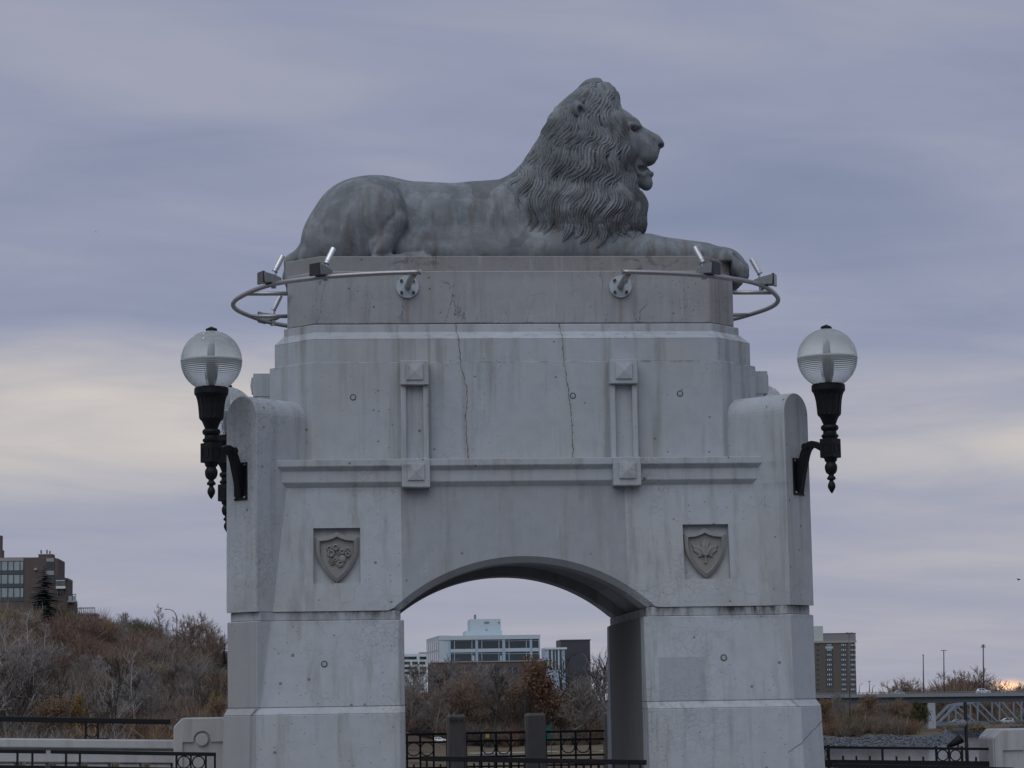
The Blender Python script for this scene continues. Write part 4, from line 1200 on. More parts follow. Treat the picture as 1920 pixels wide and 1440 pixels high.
fence_panel('fence_panel', 'black fence panel with two rings in front of the left parapet', G1, -1.2, 95, 1406, 405, 1411, low, [(124,0.018,0,None),(150,0.018,0,None),(331,0.018,0,None),(358,0.014,0,None),(386,0.018,0,None),(403,0.018,0,None)], [(345,0.052,0.087),(372,0.052,0.087)], [(u,0.014,0.135,0.95) for u in range(110,400,28)])
fence_panel('fence_panel', 'black railing across the foot of the arched passage', G1, -0.62, 790, 1417.5, 1212, 1425, [(0.0,0.045),(0.95,0.03)], [(800,0.02,0.04,None),(1200,0.02,0.04,None)], [], [(1179-28*k,0.014,0.04,0.95) for k in range(0,13)])
fence_panel('fence_panel', 'black railing low in front of the right hand fence', G1, -1.2, 1562, 1431, 1900, 1439, [(0.0,0.04),(0.95,0.03)], [(1575,0.018,0,None),(1890,0.018,0,None)], [(1600,0.05,0.10),(1625,0.05,0.10)], [(u,0.014,0.03,0.95) for u in range(1590,1890,28)])
fence_panel('river_fence', 'tall black fence with paired rings between the tower and the right block', None, 1.42, 1536, 1398.5, 1866, 1402, [(0.0,0.026),(0.135,0.075),(0.95,0.03)],
    [(1553,0.026,-0.012,None),(1654,0.020,0,None),(1755,0.022,-0.012,None),(1779,0.018,-0.012,None),(1803,0.022,-0.012,None),(1855,0.020,0,None)],
    [(1541,0.054,0.080),(1767,0.054,0.080),(1791,0.054,0.080)], [(u,0.018,0.095,0.95) for u in (1580,1605,1630,1680,1704,1730,1829)])
# ------------------------------------------------------------------ spotlight post at the right
M_LAMPG = plain('grey_lamp_glass', (0.16,0.165,0.17), 0.25)
sp = empty('spotlight_post', tuple(at(1811, 1400, 1.75)*[1,1,0]), 'black post carrying a round spotlight, beside the right hand block', 'post')
t_, b_ = at(1809.5, 1317, 1.75), at(1813, 1440, 1.75)
MB().tube([(b_[0],1.75,0.0),(t_[0],1.75,t_[2])], [0.019,0.018], 12).build('pole', M_BLACK, sp, smooth=True)
c_ = at(1805, 1357, 1.70)
m = MB(); V = []; n = 18
for r, dx in ((0.012,-0.048),(0.034,-0.036),(0.043,-0.014),(0.044,0.006),(0.036,0.020),(0.020,0.034),(0.006,0.040)):
    V += [(c_[0]+dx+0.006*math.cos(2*math.pi*k/n), c_[1]+r*math.sin(2*math.pi*k/n), c_[2]+r*math.cos(2*math.pi*k/n)) for k in range(n)]
m.add(V, [tuple(range(n)), tuple(range(7*n-1,6*n-1,-1))]+[(r*n+k, r*n+(k+1)%n, (r+1)*n+(k+1)%n, (r+1)*n+k) for r in range(6) for k in range(n)])
m.build('round_lamp', M_LAMPG, sp, smooth=True)
so2 = empty('spotlight', tuple(at(1790, 1400, 1.48)), 'black hooded spotlight standing on top of the right hand fence', 'spotlight')
p0, p1 = at(1776, 1401, 1.48), at(1800, 1386, 1.48)
MB().tube([p0, (p0+p1)/2, p1, p1+(p1-p0)*0.12], [0.016,0.034,0.045,0.047], 14).build('hood', M_BLACK, so2, smooth=True)
MB().tube([p1+(p1-p0)*0.122, p1+(p1-p0)*0.15], [0.047,0.044], 14).build('lens_ring', M_STEEL, so2)
MB().bar((p1[0]-0.02,1.48,p1[2]-0.03), at(1796,1403,1.48), 0.014).build('yoke', M_BLACK, so2)
# ------------------------------------------------------------------ posts and fence of the lookout behind the arch
PY = 5.0
def cpost(u0, u1, v, label):
    a, b = at(u0, v, PY), at(u1, v, PY); x0, x1, zt = a[0], b[0], a[2]; w = x1-x0
    root = empty('concrete_post', ((x0+x1)/2, PY+w/2, 0), label, 'post', 'concrete posts of the lookout fence')
    c = 0.026; y0, y1 = PY, PY+w
    ring = lambda i: [(x0+i+c,y0+i),(x1-i-c,y0+i),(x1-i,y0+i+c),(x1-i,y1-i-c),(x1-i-c,y1-i),(x0+i+c,y1-i),(x0+i,y1-i-c),(x0+i,y0+i+c)]
    m = MB().prism(ring(-0.012), -0.2, zt-0.028, ring(0)); m.build('shaft', M_POST, root)
    MB().prism(ring(0), zt-0.0278, zt, ring(0.022)).build('cap', M_POST, root)
    return root
p_g = cpost(838, 873, 1340, 'left concrete post in the arch with a black scrawl near its top')
cpost(986, 1023, 1337.5, 'plain concrete post in the middle of the arch')
cpost(1134, 1171, 1334.5, 'concrete post half hidden by the right pier of the arch')
# marker scrawl
def scrawl():
    strokes = [[(0,0),(0,1)],[(0,1),(.6,.85),(.1,.5),(.7,.3),(0,0)],[(1.0,.75),(1.0,.15),(1.5,.1),(1.55,.8),(1.6,0)],[(2.0,1),(2.05,0)],[(2.6,.8),(2.05,.45),(2.7,0)],
               [(3.5,.8),(3.0,.7),(3.4,.4),(3.0,.05)],[(3.9,.9),(3.6,.5),(3.9,.02),(4.4,.5),(3.9,.95)],[(3.7,.1),(4.5,.9)]]
    m = MB(); k = 0.034
    a = at(844, 1350.5, PY)
    for s in strokes: m.tube([(a[0]+x*k, PY-0.0135, a[2]+(z-0.5)*k*1.15) for x, z in s], 0.0030, 5)
    m.build('marker_scrawl', M_BLACK, p_g)
scrawl()
def lookout(u0, u1, vt, label):
    A, B = at(u0, vt, PY+0.11), at(u1, vt-0.016*(u1-u0), PY+0.11); w = B[0]-A[0]; z0 = (A[2]+B[2])/2; Y = PY+0.11
    root = empty('lookout_fence', ((A[0]+B[0])/2, Y, 0), label, 'fence', 'fence panels of the lookout behind the arch')
    k = (Y+22)/F_PX
    for dz, h in ((0,0.026),(15.0*k,0.024),(44*k,0.024),(62*k,0.020),(1.02,0.03)):
        MB().box(A[0], B[0], Y-0.012, Y+0.012, z0-dz-h, z0-dz).build('rail', M_BLACK, root)
    for j in range(5):
        x = A[0]+w*j/4; ww = 0.022 if 0 < j < 4 else 0.018
        MB().box(max(A[0],x-ww/2), min(B[0],x+ww/2), Y-0.0135, Y+0.0135, 0.0, z0-0.002).build('upright', M_BLACK, root)
    for j in (1, 2):
        MB().ring((A[0]+w*(j+0.5)/4, Y, z0-29.5*k), 0.074, 0.012, 'y', 28, 0.016).build('ring', M_BLACK, root)
    for j in range(4):
        x = A[0]+w*(j+0.5)/4; MB().box(x-0.010, x+0.010, Y-0.009, Y+0.009, 0.03, z0-57*k).build('picket', M_BLACK, root)
    return root
lookout(738, 837.5, 1375.5, 'black ringed fence panel between the left pier and the scrawled post')
lookout(874, 985.5, 1372.5, 'black ringed fence panel between the two clear concrete posts')
lookout(1023.5, 1134, 1370, 'black ringed fence panel between the middle post and the right pier')
# ------------------------------------------------------------------ ground, river, banks
def sstep(t): 
    t = np.clip(t, 0, 1); return t*t*(3-2*t)
CREST_X = [-400,-120,-71,-66,-52,-38,-24,-8,15,28,60]; CREST_Z = [26,24,22.5,22,19.3,15.5,10.5,4,-5,-9.5,-9.5]
def shore_y(x):
    return 250+353*sstep((np.asarray(x,float)-78)/20.0)+105*sstep((np.asarray(x,float)-160)/42.0)
def ground_h(x, y):
    x = np.asarray(x, float); y = np.asarray(y, float)
    park = -9.6
    c = np.interp(x, CREST_X, CREST_Z)
    h = park+(c-park)*sstep((y-330)/180.0)
    h = h+0.6*np.sin(x*0.13+1)*np.sin(y*0.041)+0.3*np.sin(x*0.31+y*0.09)
    shore = shore_y(x)
    return -14.0+(h+14.0)*sstep((y-shore+6)/26.0)
WATER_Z = -12.3
def grid_mesh(name, xs, ys, mat):
    X, Y = np.meshgrid(xs, ys, indexing='ij'); Z = ground_h(X, Y)
    V = np.stack([X, Y, Z], -1).reshape(-1,3); nx, ny = len(xs), len(ys)
    i, j = np.meshgrid(np.arange(nx-1), np.arange(ny-1), indexing='ij'); a = (i*ny+j).ravel()
    return np_mesh(name, V, np.stack([a, a+ny, a+ny+1, a+1], 1), mat)
def mat_ground():
    m, T, b = new_mat('autumn_ground')
    P = T.new('ShaderNodeNewGeometry').outputs['Position']; x, y, z = T.sep(P)
    n = T.noise(P, 0.06, 6.0, 0.65); n2 = T.noise(P, 0.9, 6.0, 0.7)
    grass = T.mix(n2, (0.095,0.080,0.052), (0.160,0.125,0.080))
    litter = T.mix(n2, (0.050,0.036,0.026), (0.095,0.066,0.045))
    hill = T.step(z, -8.8, -6.0)
    c = T.mix(T.math('MAXIMUM', hill, T.step(n, 0.52, 0.62)), grass, litter)
    c = T.mix(T.step(z, -10.2, -10.9), c, T.mix(n2, (0.10,0.105,0.11), (0.17,0.17,0.17)))
    T.put(b.inputs['Base Color'], c); b.inputs['Roughness'].default_value = 0.95; b.inputs['Specular IOR Level'].default_value = 0.1
    return m
M_GROUND = mat_ground()
tag(grid_mesh('terrain', np.concatenate([np.linspace(-400,-130,10), np.linspace(-120,230,90), np.linspace(250,1400,16)]),
    np.concatenate([np.linspace(215,760,90), np.linspace(800,2600,20)]), M_GROUND), 'brown and tan autumn hillside and park ground', 'ground', kind='structure')
m = MB(); m.add([(-16000,900,-11.2),(16000,900,-11.2),(16000,16000,-9.8),(-16000,16000,-9.8)], [(0,1,2,3)])
tag(m.build('far_ground', M_GROUND), 'flat ground reaching to the horizon', 'ground', kind='structure')
def mat_water():
    m, T, b = new_mat('river_water')
    P = T.new('ShaderNodeNewGeometry').outputs['Position']
    n = T.noise(T.vmath('MULTIPLY', P, (0.35, 1.0, 1.0)), 0.8, 5.0, 0.6)
    b.inputs['Base Color'].default_value = (0.055, 0.06, 0.06, 1); b.inputs['Roughness'].default_value = 0.12
    bp = T.new('ShaderNodeBump'); bp.inputs['Strength'].default_value = 0.25; bp.inputs['Distance'].default_value = 0.12
    T.l.new(n, bp.inputs['Height']); T.l.new(bp.outputs[0], b.inputs['Normal'])
    return m
m = MB(); m.add([(-1500,-900,WATER_Z),(1800,-900,WATER_Z),(1800,900,WATER_Z),(-1500,900,WATER_Z)], [(0,1,2,3)])
tag(m.build('river', mat_water()), 'calm grey river under the overcast sky', 'river', kind='structure')
rng = np.random.RandomState(11)
M_ROCK = plain('river_rock', (0.110,0.120,0.136), 0.9, 0, 0.45, 0.9)
def riprap():
    V = []; F = []
    base = np.array([(0,0,.6),(.5,.1,.1),(.1,.5,.15),(-.5,.0,.1),(0,-.5,.12),(.3,.3,.4),(-.3,.25,.42),(-.2,-.35,.4),(.3,-.3,.38),(0,0,-.4)])
    faces = [(0,5,6),(0,6,7),(0,7,8),(0,8,5),(1,2,5),(2,6,5),(2,3,6),(3,7,6),(3,4,7),(4,8,7),(4,1,8),(1,5,8),(9,2,1),(9,3,2),(9,4,3),(9,1,4)]
    n = 0
    for _ in range(6500):
        x = rng.uniform(120, 250); y = float(shore_y(x))+rng.uniform(-5, 14)
        s = rng.uniform(0.3, 0.95); R = np.array(Matrix.Rotation(rng.uniform(0,6.28), 3, 'Z'))
        p = (base*rng.uniform(0.75,1.25,(10,3))*s)@R.T+np.array([x, y, float(ground_h(x,y))+0.1*s])
        V.append(p); F += [tuple(i+n for i in f) for f in faces]; n += 10
    return np_mesh('riprap', np.concatenate(V), np.array(F), M_ROCK, None, False)
tag(riprap(), 'grey boulders heaped along the far river bank', 'rocks', kind='stuff')
# ------------------------------------------------------------------ leafless trees
def bark(name, c1, c2):
    m, T, b = new_mat(name)
    P = T.new('ShaderNodeNewGeometry').outputs['Position']
    oi = T.new('ShaderNodeObjectInfo').outputs['Random']
    c = T.mix(T.noise(P, 0.8, 4.0, 0.6), c1, c2)
    c = T.mix(T.math('MULTIPLY', oi, 0.35), c, (0.16,0.12,0.095))
    T.put(b.inputs['Base Color'], c); b.inputs['Roughness'].default_value = 0.95; b.inputs['Specular IOR Level'].default_value = 0.1
    return m
B_GREY = bark('bark_grey', (0.170,0.156,0.145), (0.315,0.289,0.264))
B_PALE = bark('bark_pale', (0.299,0.287,0.276), (0.460,0.443,0.420))
B_DARK = bark('bark_dark', (0.037,0.033,0.030), (0.077,0.068,0.060))
B_BROWN = bark('bark_brown', (0.171,0.126,0.099), (0.297,0.216,0.162))
def leafm(name, c1, c2):
    m, T, b = new_mat(name)
    P = T.new('ShaderNodeNewGeometry').outputs['Position']
    T.put(b.inputs['Base Color'], T.mix(T.noise(P, 1.3, 4.0, 0.7), c1, c2)); b.inputs['Roughness'].default_value = 0.8; b.inputs['Specular IOR Level'].default_value = 0.15
    return m
L_RUST = leafm('leaf_rust', (0.105,0.058,0.036), (0.185,0.100,0.060))
L_GOLD = leafm('leaf_gold', (0.19,0.115,0.035), (0.30,0.185,0.060))
L_GREEN = leafm('leaf_dull_green', (0.040,0.046,0.018), (0.085,0.085,0.035))
L_NEEDLE = leafm('needles', (0.016,0.026,0.026), (0.036,0.052,0.052))
L_BROWN = leafm('leaf_brown', (0.150,0.098,0.060), (0.255,0.165,0.098))
def tree_mesh(seed, h=10.0, spread=0.42, n1=13, up=0.35, fork=False, twig=0.028, dens=1.0):
    """returns trunk MB and crown MB for a tree of height h with its foot at the origin, plus twig tips"""
    r = np.random.RandomState(seed); tr, cr, tips = MB(), MB(), []
    def grow(mb, p, d, L, r0, r1, segs, sides, wob):
        pts = [p.copy()]; rad = [r0]
        for i in range(segs):
            d = d+r.normal(0, wob, 3); d[2] += 0.05; d /= np.linalg.norm(d)
            p = p+d*L/segs; pts.append(p.copy()); rad.append(r0+(r1-r0)*(i+1)/segs)
        mb.tube(pts, rad, sides, cap=False); return pts, rad, d
    stems = 1 if not fork else r.randint(2, 4)
    for s in range(stems):
        d0 = np.array([0,0,1.0])+(r.normal(0, 0.22, 3) if fork else r.normal(0,0.05,3))*np.array([1,1,0.1])
        th = h*r.uniform(0.72,0.9) if not fork else h*r.uniform(0.6,0.85)
        pts, rad, _ = grow(tr, np.array([r.normal(0,0.15*(stems>1)),r.normal(0,0.15*(stems>1)),-0.4]), d0/np.linalg.norm(d0), th, h*0.019/stems**0.4, h*0.005, 9, 6, 0.07)
        for k in range(int(n1*dens/stems**0.5)):
            f = r.uniform(0.22, 1.0); q = min(len(pts)-2, int(f*(len(pts)-1))); t = f*(len(pts)-1)-q
            p = pts[q]*(1-t)+pts[q+1]*t; a = r.uniform(0, 6.283)
            d = np.array([math.cos(a), math.sin(a), up+r.uniform(-0.05,0.6)+0.7*f]); d /= np.linalg.norm(d)
            L1 = h*spread*(1.08-0.62*f)*r.uniform(0.7,1.2)
            p1, r1_, d1 = grow(tr if L1 > h*0.25 else cr, p, d, L1, h*0.0085*(1.1-0.6*f), h*0.0025, 5, 4, 0.16)
            for k2 in range(int(r.randint(5,8)*dens)):
                f2 = r.uniform(0.25, 1.0); q2 = min(len(p1)-2, int(f2*(len(p1)-1))); pp = p1[q2]+(p1[q2+1]-p1[q2])*(f2*(len(p1)-1)-q2)
                dd = d1*0.6+r.normal(0,0.5,3); dd[2] += 0.35; dd /= np.linalg.norm(dd)
                L2 = L1*r.uniform(0.32,0.6)
                p2, _, d2 = grow(cr, pp, dd, L2, h*0.0036, twig*0.6, 3, 3, 0.2)
                for k3 in range(int(r.randint(4,7)*dens)):
                    f3 = r.uniform(0.2,1.0); q3 = min(len(p2)-2, int(f3*(len(p2)-1))); ps = p2[q3]+(p2[q3+1]-p2[q3])*(f3*(len(p2)-1)-q3)
                    d3 = d2*0.7+r.normal(0,0.55,3); d3[2] += 0.3; d3 /= np.linalg.norm(d3)
                    p3, _, _ = grow(cr, ps, d3, L2*r.uniform(0.35,0.75), twig*0.62, twig*0.34, 2, 3, 0.22)
                    tips.append(p3[-1]); tips.append(p3[1])
    return tr, cr, tips
def leaves(mb, tips, n, size, seed, scatter=0.35):
    r = np.random.RandomState(seed); T_ = np.array(tips)
    P = T_[r.randint(0, len(T_), n)]+r.normal(0, scatter, (n,3))
    A = r.normal(0,1,(n,3)); A /= np.linalg.norm(A,axis=1)[:,None]; B = np.cross(A, r.normal(0,1,(n,3))); B /= np.linalg.norm(B,axis=1)[:,None]
    s = size*r.uniform(0.6,1.3,(n,1))
    V = np.stack([P-A*s, P+B*s*0.6, P+A*s, P-B*s*0.6], 1).reshape(-1,3)
    mb.add(V, [(4*i,4*i+1,4*i+2,4*i+3) for i in range(n)]); return mb
PROTO = {}
def proto(key, bark_m, leaf_m=None, nleaf=0, lsize=0.16, **kw):
    tr, cr, tips = tree_mesh(**kw)
    def me(mb, name, mat):
        o = mb.build(name, mat, None, True, fix=False); d = o.data; bpy.data.objects.remove(o); return d
    nt = len(cr.f)
    if leaf_m: leaves(cr, tips, nleaf, lsize, kw['seed']+5)
    dt, dc = me(tr, 'trunk', bark_m), me(cr, 'crown', bark_m)
    if leaf_m:
        dc.materials.append(leaf_m)
        idx = np.zeros(len(dc.polygons), np.int32); idx[nt:] = 1; dc.polygons.foreach_set('material_index', idx)
    PROTO[key] = (dt, dc, kw.get('h', 10.0))
proto('grey', B_GREY, seed=1, n1=20, spread=0.38, dens=1.15, twig=0.04)
proto('grey2', B_GREY, seed=2, n1=20, spread=0.44, fork=True, dens=1.15, twig=0.04)
proto('pale', B_PALE, seed=3, n1=12, spread=0.30, up=0.7)
proto('pale2', B_PALE, seed=4, n1=12, spread=0.34, up=0.6, fork=True)
proto('dark', B_DARK, seed=5, n1=12, spread=0.40)
proto('dark2', B_DARK, seed=6, n1=11, spread=0.46, fork=True)
proto('round', B_BROWN, seed=7, n1=26, spread=0.50, up=0.3, fork=True, dens=1.25, twig=0.05)
proto('birch', B_GREY, seed=8, n1=16, spread=0.24, up=0.5)
proto('rust', B_BROWN, L_RUST, 3800, 0.15, seed=9, n1=15, spread=0.36)
proto('brown', B_BROWN, L_BROWN, 3600, 0.14, seed=10, n1=18, spread=0.42, fork=True)
proto('gold', B_DARK, L_GOLD, 4200, 0.15, seed=12, n1=16, spread=0.25, up=0.6)
proto('green', B_DARK, L_GREEN, 6000, 0.17, seed=13, n1=18, spread=0.40)
proto('haze', B_BROWN, L_BROWN, 1400, 0.12, seed=14, n1=24, spread=0.44, fork=True, dens=1.2, twig=0.05)
def tree(key, name, u, v_top, Y, label, group=None, spin=0.0, wide=1.0, sink=0.0):
    dt, dc, h0 = PROTO[key]
    top = at(u, v_top, Y); g = float(ground_h(top[0], Y))-sink
    k = (top[2]-g)/h0
    root = empty(name, (top[0], Y, g), label, 'tree', group)
    root.rotation_euler = (0,0,spin); root.scale = (k*wide, k*wide, k)
    for d, nm in ((dt,'trunk'),(dc,'crown')):
        o = bpy.data.objects.new(nm, d); COL.objects.link(o); o.parent = root
    return root
def spruce(u, v_top, Y, label, wide=0.34, sink=0.0, seed=0):
    top = at(u, v_top, Y); g = float(ground_h(top[0], Y))-sink; h = top[2]-g
    root = empty('spruce_tree', (top[0], Y, g), label, 'tree')
    r = np.random.RandomState(seed)
    MB().tube([(top[0],Y,g-0.3),(top[0],Y,g+h*0.98)], [h*0.018,0.02], 6).build('trunk', B_DARK, root)
    m = MB()
    n = 34
    for i in range(n):
        f = i/(n-1.0); z = g+h*(0.06+0.93*f); R = h*wide*(1-f)**0.85*r.uniform(0.86,1.08)+0.08
        for b in range(int(15-8*f)):
            a = r.uniform(0,6.283); L = R*r.uniform(0.75,1.1); droop = -0.22-0.15*(1-f)
            d = np.array([math.cos(a), math.sin(a), droop]); s = np.array([-math.sin(a), math.cos(a), 0])
            for q in range(9):
                t = (q+0.4)/9.0; c = np.array([top[0],Y,z])+d*L*t+np.array([0,0,0.12*L*t*t])
                w = L*0.30*(1.1-t)+0.12
                for sg in (-1,1):
                    e = c+s*sg*w+d*w*0.8+np.array([0,0,r.uniform(-0.10,0.05)*w])
                    m.add([c-d*0.05*L, c+d*0.10*L, e], [(0,1,2)])
    m.build('crown', L_NEEDLE, root, fix=False)
    return root
# --- brush of the hillside, uncountable: one mesh
def mat_brush():
    m, T, b = new_mat('brush_twigs')
    a = T.new('ShaderNodeVertexColor', layer_name='tint')
    T.l.new(a.outputs['Color'], b.inputs['Base Color']); b.inputs['Roughness'].default_value = 0.95; b.inputs['Specular IOR Level'].default_value = 0.05
    return m
M_BRUSH = mat_brush()
def clump(seed, n=150, h=6.0, w=2.6):
    """one shrub of thin ribbon twigs; unit about 6 m"""
    r = np.random.RandomState(seed); V = []; Q = []; c = 0
    for _ in range(n):
        a = r.uniform(0,6.283); base = np.array([math.cos(a), math.sin(a), 0])*r.uniform(0,0.5)
        L = h*r.uniform(0.35,1.0); d = np.array([math.cos(a)*r.uniform(0.1,0.75), math.sin(a)*r.uniform(0.1,0.75), 1.0]); d /= np.linalg.norm(d)
        if r.rand() < 0.55: base = base+d*h*r.uniform(0.15,0.6); L *= 0.55; d = d+r.normal(0,0.5,3); d /= np.linalg.norm(d)
        s = np.cross(d, r.normal(0,1,3)); s /= np.linalg.norm(s); wd = r.uniform(0.022,0.070)
        p = base; k = 3
        for i in range(k+1):
            ww = wd*(1-0.75*i/k); V += [p-s*ww, p+s*ww]
            d = d+r.normal(0,0.20,3); d[2] += 0.05; d /= np.linalg.norm(d); p = p+d*L/k
        Q += [(c+2*i, c+2*i+1, c+2*i+3, c+2*i+2) for i in range(k)]; c += 2*(k+1)
    return np.array(V), np.array(Q)
CL = [clump(s) for s in range(8)]
def brush(name, spots, label, mat=None):
    Vs, Qs, Cs = [], [], []; c = 0
    for (x, y, h, col) in spots:
        V, Q = CL[rng.randint(8)]; a = rng.uniform(0,6.283); R = np.array([[math.cos(a),-math.sin(a),0],[math.sin(a),math.cos(a),0],[0,0,1]])
        k = h/6.0
        P = (V*[k*1.25,k*1.25,k])@R.T+np.array([x, y, float(ground_h(x,y))-0.2])
        Vs.append(P); Qs.append(Q+c); c += len(P)
        Cs.append(np.tile(np.array([*col, 1.0]), (len(P),1))*np.concatenate([np.repeat(rng.uniform(0.75,1.25,(len(P)//8,1)),8,0), ]).repeat(1,1)[:len(P)] if len(P)%8 == 0 else np.tile(np.array([*col,1.0]),(len(P),1)))
    o = np_mesh(name, np.concatenate(Vs), np.concatenate(Qs), mat or M_BRUSH, None, False)
    ca = o.data.color_attributes.new('tint', 'FLOAT_COLOR', 'POINT'); ca.data.foreach_set('color', np.concatenate(Cs).astype(np.float32).ravel())
    return tag(o, label, 'brush', kind='stuff')
def hill_spots():
    out = []
    for _ in range(1500):
        y = rng.uniform(318, 530); x = rng.uniform(-0.19*(y+22)-6, 0.012*(y+22))
        g = float(ground_h(x, y))
        t = (y-318)/212.0
        if y > 500 and x < -46: h = rng.uniform(1.6, 3.2)
        else: h = rng.uniform(3.2, 8.0)*(1-0.42*t)
        w = math.sin(x*0.11+y*0.03)+math.sin(x*0.05-y*0.05+2)+rng.normal(0,0.7)
        if w > 0.9: col = (0.190,0.132,0.105)
        elif w > -0.1: col = (0.225,0.178,0.140)
        elif w > -1.0: col = (0.245,0.225,0.200)
        else: col = (0.125,0.108,0.096)
        if t > 0.78 and -60 < x < -40 and rng.rand() < 0.6: col = (0.085,0.095,0.045)
        if rng.rand() < 0.05: col = (0.28,0.18,0.07)
        out.append((x, y, h, col))
    return out
brush('hillside_brush', hill_spots(), 'dense leafless brush covering the hillside left of the tower')
def park_spots():
    out = []
    for _ in range(620):
        y = rng.uniform(548, 645); x = rng.uniform(8, 92)
        w = rng.normal(0,1)
        col = (0.225,0.140,0.105) if w > 0.6 else (0.205,0.178,0.150) if w > -0.6 else (0.120,0.105,0.095)
        out.append((x, y, rng.uniform(4.0, 8.0)+max(0,(y-560)*0.075), col))
    for _ in range(420):
        y = rng.uniform(618, 700); x = rng.uniform(138, 179)
        if 612+(x+1.85)/(y+22)*F_PX > 1716: x = rng.uniform(138, 156)
        w = rng.normal(0,1)
        col = (0.205,0.130,0.090) if w > 0.4 else (0.180,0.150,0.122) if w > -0.7 else (0.115,0.110,0.070)
        out.append((x, y, rng.uniform(2.0, 6.5), col))
    for _ in range(520):
        y = rng.uniform(905, 1000); x = rng.uniform(212, 330)
        u = 612+(x+1.85)/(y+22)*F_PX
        hh = np.interp(u, [1640,1668,1690,1720,1755,1780,1805,1835,1865,1874,1905,1912,1925], [6,11,15,14,14,18,20,18.5,14,10,10,15,17])
        out.append((x, y, hh*rng.uniform(0.55,1.0), (0.20,0.158,0.128) if rng.rand() < 0.7 else (0.21,0.14,0.10)))
    for _ in range(160):
        x = rng.uniform(186, 262); y = float(shore_y(x))+rng.uniform(18, 48)
        out.append((x, y, rng.uniform(0.7, 2.0), (0.20,0.145,0.10) if rng.rand() < 0.6 else (0.16,0.135,0.11)))
    for _ in range(130):
        y = rng.uniform(770, 800); x = rng.uniform(175, 260)
        out.append((x, y, rng.uniform(2.5, 8.0), (0.20,0.145,0.10) if rng.rand() < 0.6 else (0.15,0.125,0.10)))
    return out
brush('park_brush', park_spots(), 'leafless undergrowth between the park trees')
# --- trees one can tell apart
tree('birch','birch_tree',302,1122,498,'tall slim bare tree standing alone on the hill crest left of the curved street lamp',spin=0.4)
tree('birch','birch_tree',316,1152,500,'slim bare tree right beside the curved street lamp',spin=2.0,wide=0.9)
tree('round','bare_tree',357,1150,480,'round bare tree with brown top on the crest right of the curved street lamp',spin=1.0,wide=0.86)
tree('round','bare_tree',398,1172,475,'wide fan shaped bare tree close to the left pier of the tower',spin=2.6,wide=0.95)
tree('grey2','bare_tree',237,1146,505,'low spreading bare tree on the crest below the terrace',spin=0.3,wide=1.3)
tree('grey2','bare_tree',262,1158,500,'small bare tree on the crest right of the spreading one',spin=1.9,wide=1.2)
tree('pale2','pale_tree',16,1120,420,'pale barked forked tree at the left edge below the brick flats',spin=0.5)
tree('pale','pale_tree',52,1135,425,'pale barked tree rising below the dark spruce, near the left edge',spin=1.5)
tree('pale2','pale_tree',-14,1180,380,'pale tree cut by the left edge of the picture',spin=2.2)
tree('pale','pale_tree',122,1200,440,'slim pale tree on the slope below the spruce',spin=3.0)
tree('pale2','pale_tree',190,1212,430,'pale forked tree with white upper limbs in the middle of the slope',spin=0.9)
tree('pale','pale_tree',88,1160,430,'pale tree between the forked tree and the brick flats',spin=4.1)
tree('dark','dark_tree',118,1232,390,'dark leaning trunk beside the golden tree',spin=0.2,wide=0.8)
tree('dark2','dark_tree',192,1268,370,'dark forked tree low on the slope right of the golden tree',spin=1.4)
tree('dark','dark_tree',316,1240,410,'dark trunked bare tree on the right part of the slope',spin=2.8)
tree('dark2','dark_tree',385,1245,405,'dark bare tree on the slope just left of the tower',spin=4.4)
tree('dark','dark_tree',68,1250,385,'dark trunk low on the slope near the left edge',spin=5.0)
tree('grey','bare_tree',245,1235,400,'grey bare tree in the middle right of the slope',spin=2.5)
tree('grey2','bare_tree',285,1250,395,'grey forked bare tree on the slope below the street lamp',spin=0.8)
tree('grey','bare_tree',30,1215,395,'grey bare tree low at the left edge of the slope',spin=3.7)
tree('grey2','bare_tree',150,1222,420,'grey bare tree on the slope above the golden tree',spin=5.5)
tree('grey','bare_tree',345,1222,430,'grey bare tree on the slope below the round crest tree',spin=1.1)
tree('gold','golden_tree',141,1268,375,'narrow tree still in golden leaf, low on the left slope',spin=0.3,wide=0.62)
tree('brown','brown_tree',412,1300,395,'brown leaved small tree against the left edge of the tower',spin=0.3)
tree('brown','brown_tree',95,1290,372,'brown leaved tree low on the slope left of the golden tree',spin=2.0,wide=1.2)
spruce(83,1056,492,'dark blue green spruce in front of the brick flats',0.46,2.5,1)
spruce(421,1183,470,'dark spruce peeping out beside the left edge of the tower',0.20,0.5,2)
S_ = 'bare trees of the thicket on the left slope'
rs = np.random.RandomState(77)
ORD = ['first','second','third','fourth','fifth','sixth','seventh','eighth','ninth','tenth','eleventh','twelfth','thirteenth','fourteenth','fifteenth','sixteenth','seventeenth','eighteenth','nineteenth','twentieth','twenty-first','twenty-second','twenty-third','twenty-fourth','twenty-fifth','twenty-sixth']
slope = sorted((8+(k*61.7)%405, k) for k in range(26))
for i, (u, k) in enumerate(slope):
    Y = 365+(k*37)%120
    vt = np.interp(u, [0,120,200,300,420], [1150,1190,1205,1225,1255])+rs.uniform(5, 70)
    kind = ('dark','grey','dark2','grey2','pale','dark')[k%6]
    tone = {'d':'dark','g':'grey','p':'pale'}[kind[0]]
    tree(kind, 'thicket_tree', u, vt, Y, '%s leafless tree of the thicket on the left slope, %s from the left edge' % (tone, ORD[i]), S_, spin=k*0.9, wide=rs.uniform(0.7,1.0))
A_ = 'bare trees seen through the arch'
T_ = 'leafless trees massed low in the arch'
mass = sorted((765+(k*53.3)%372, k) for k in range(14))
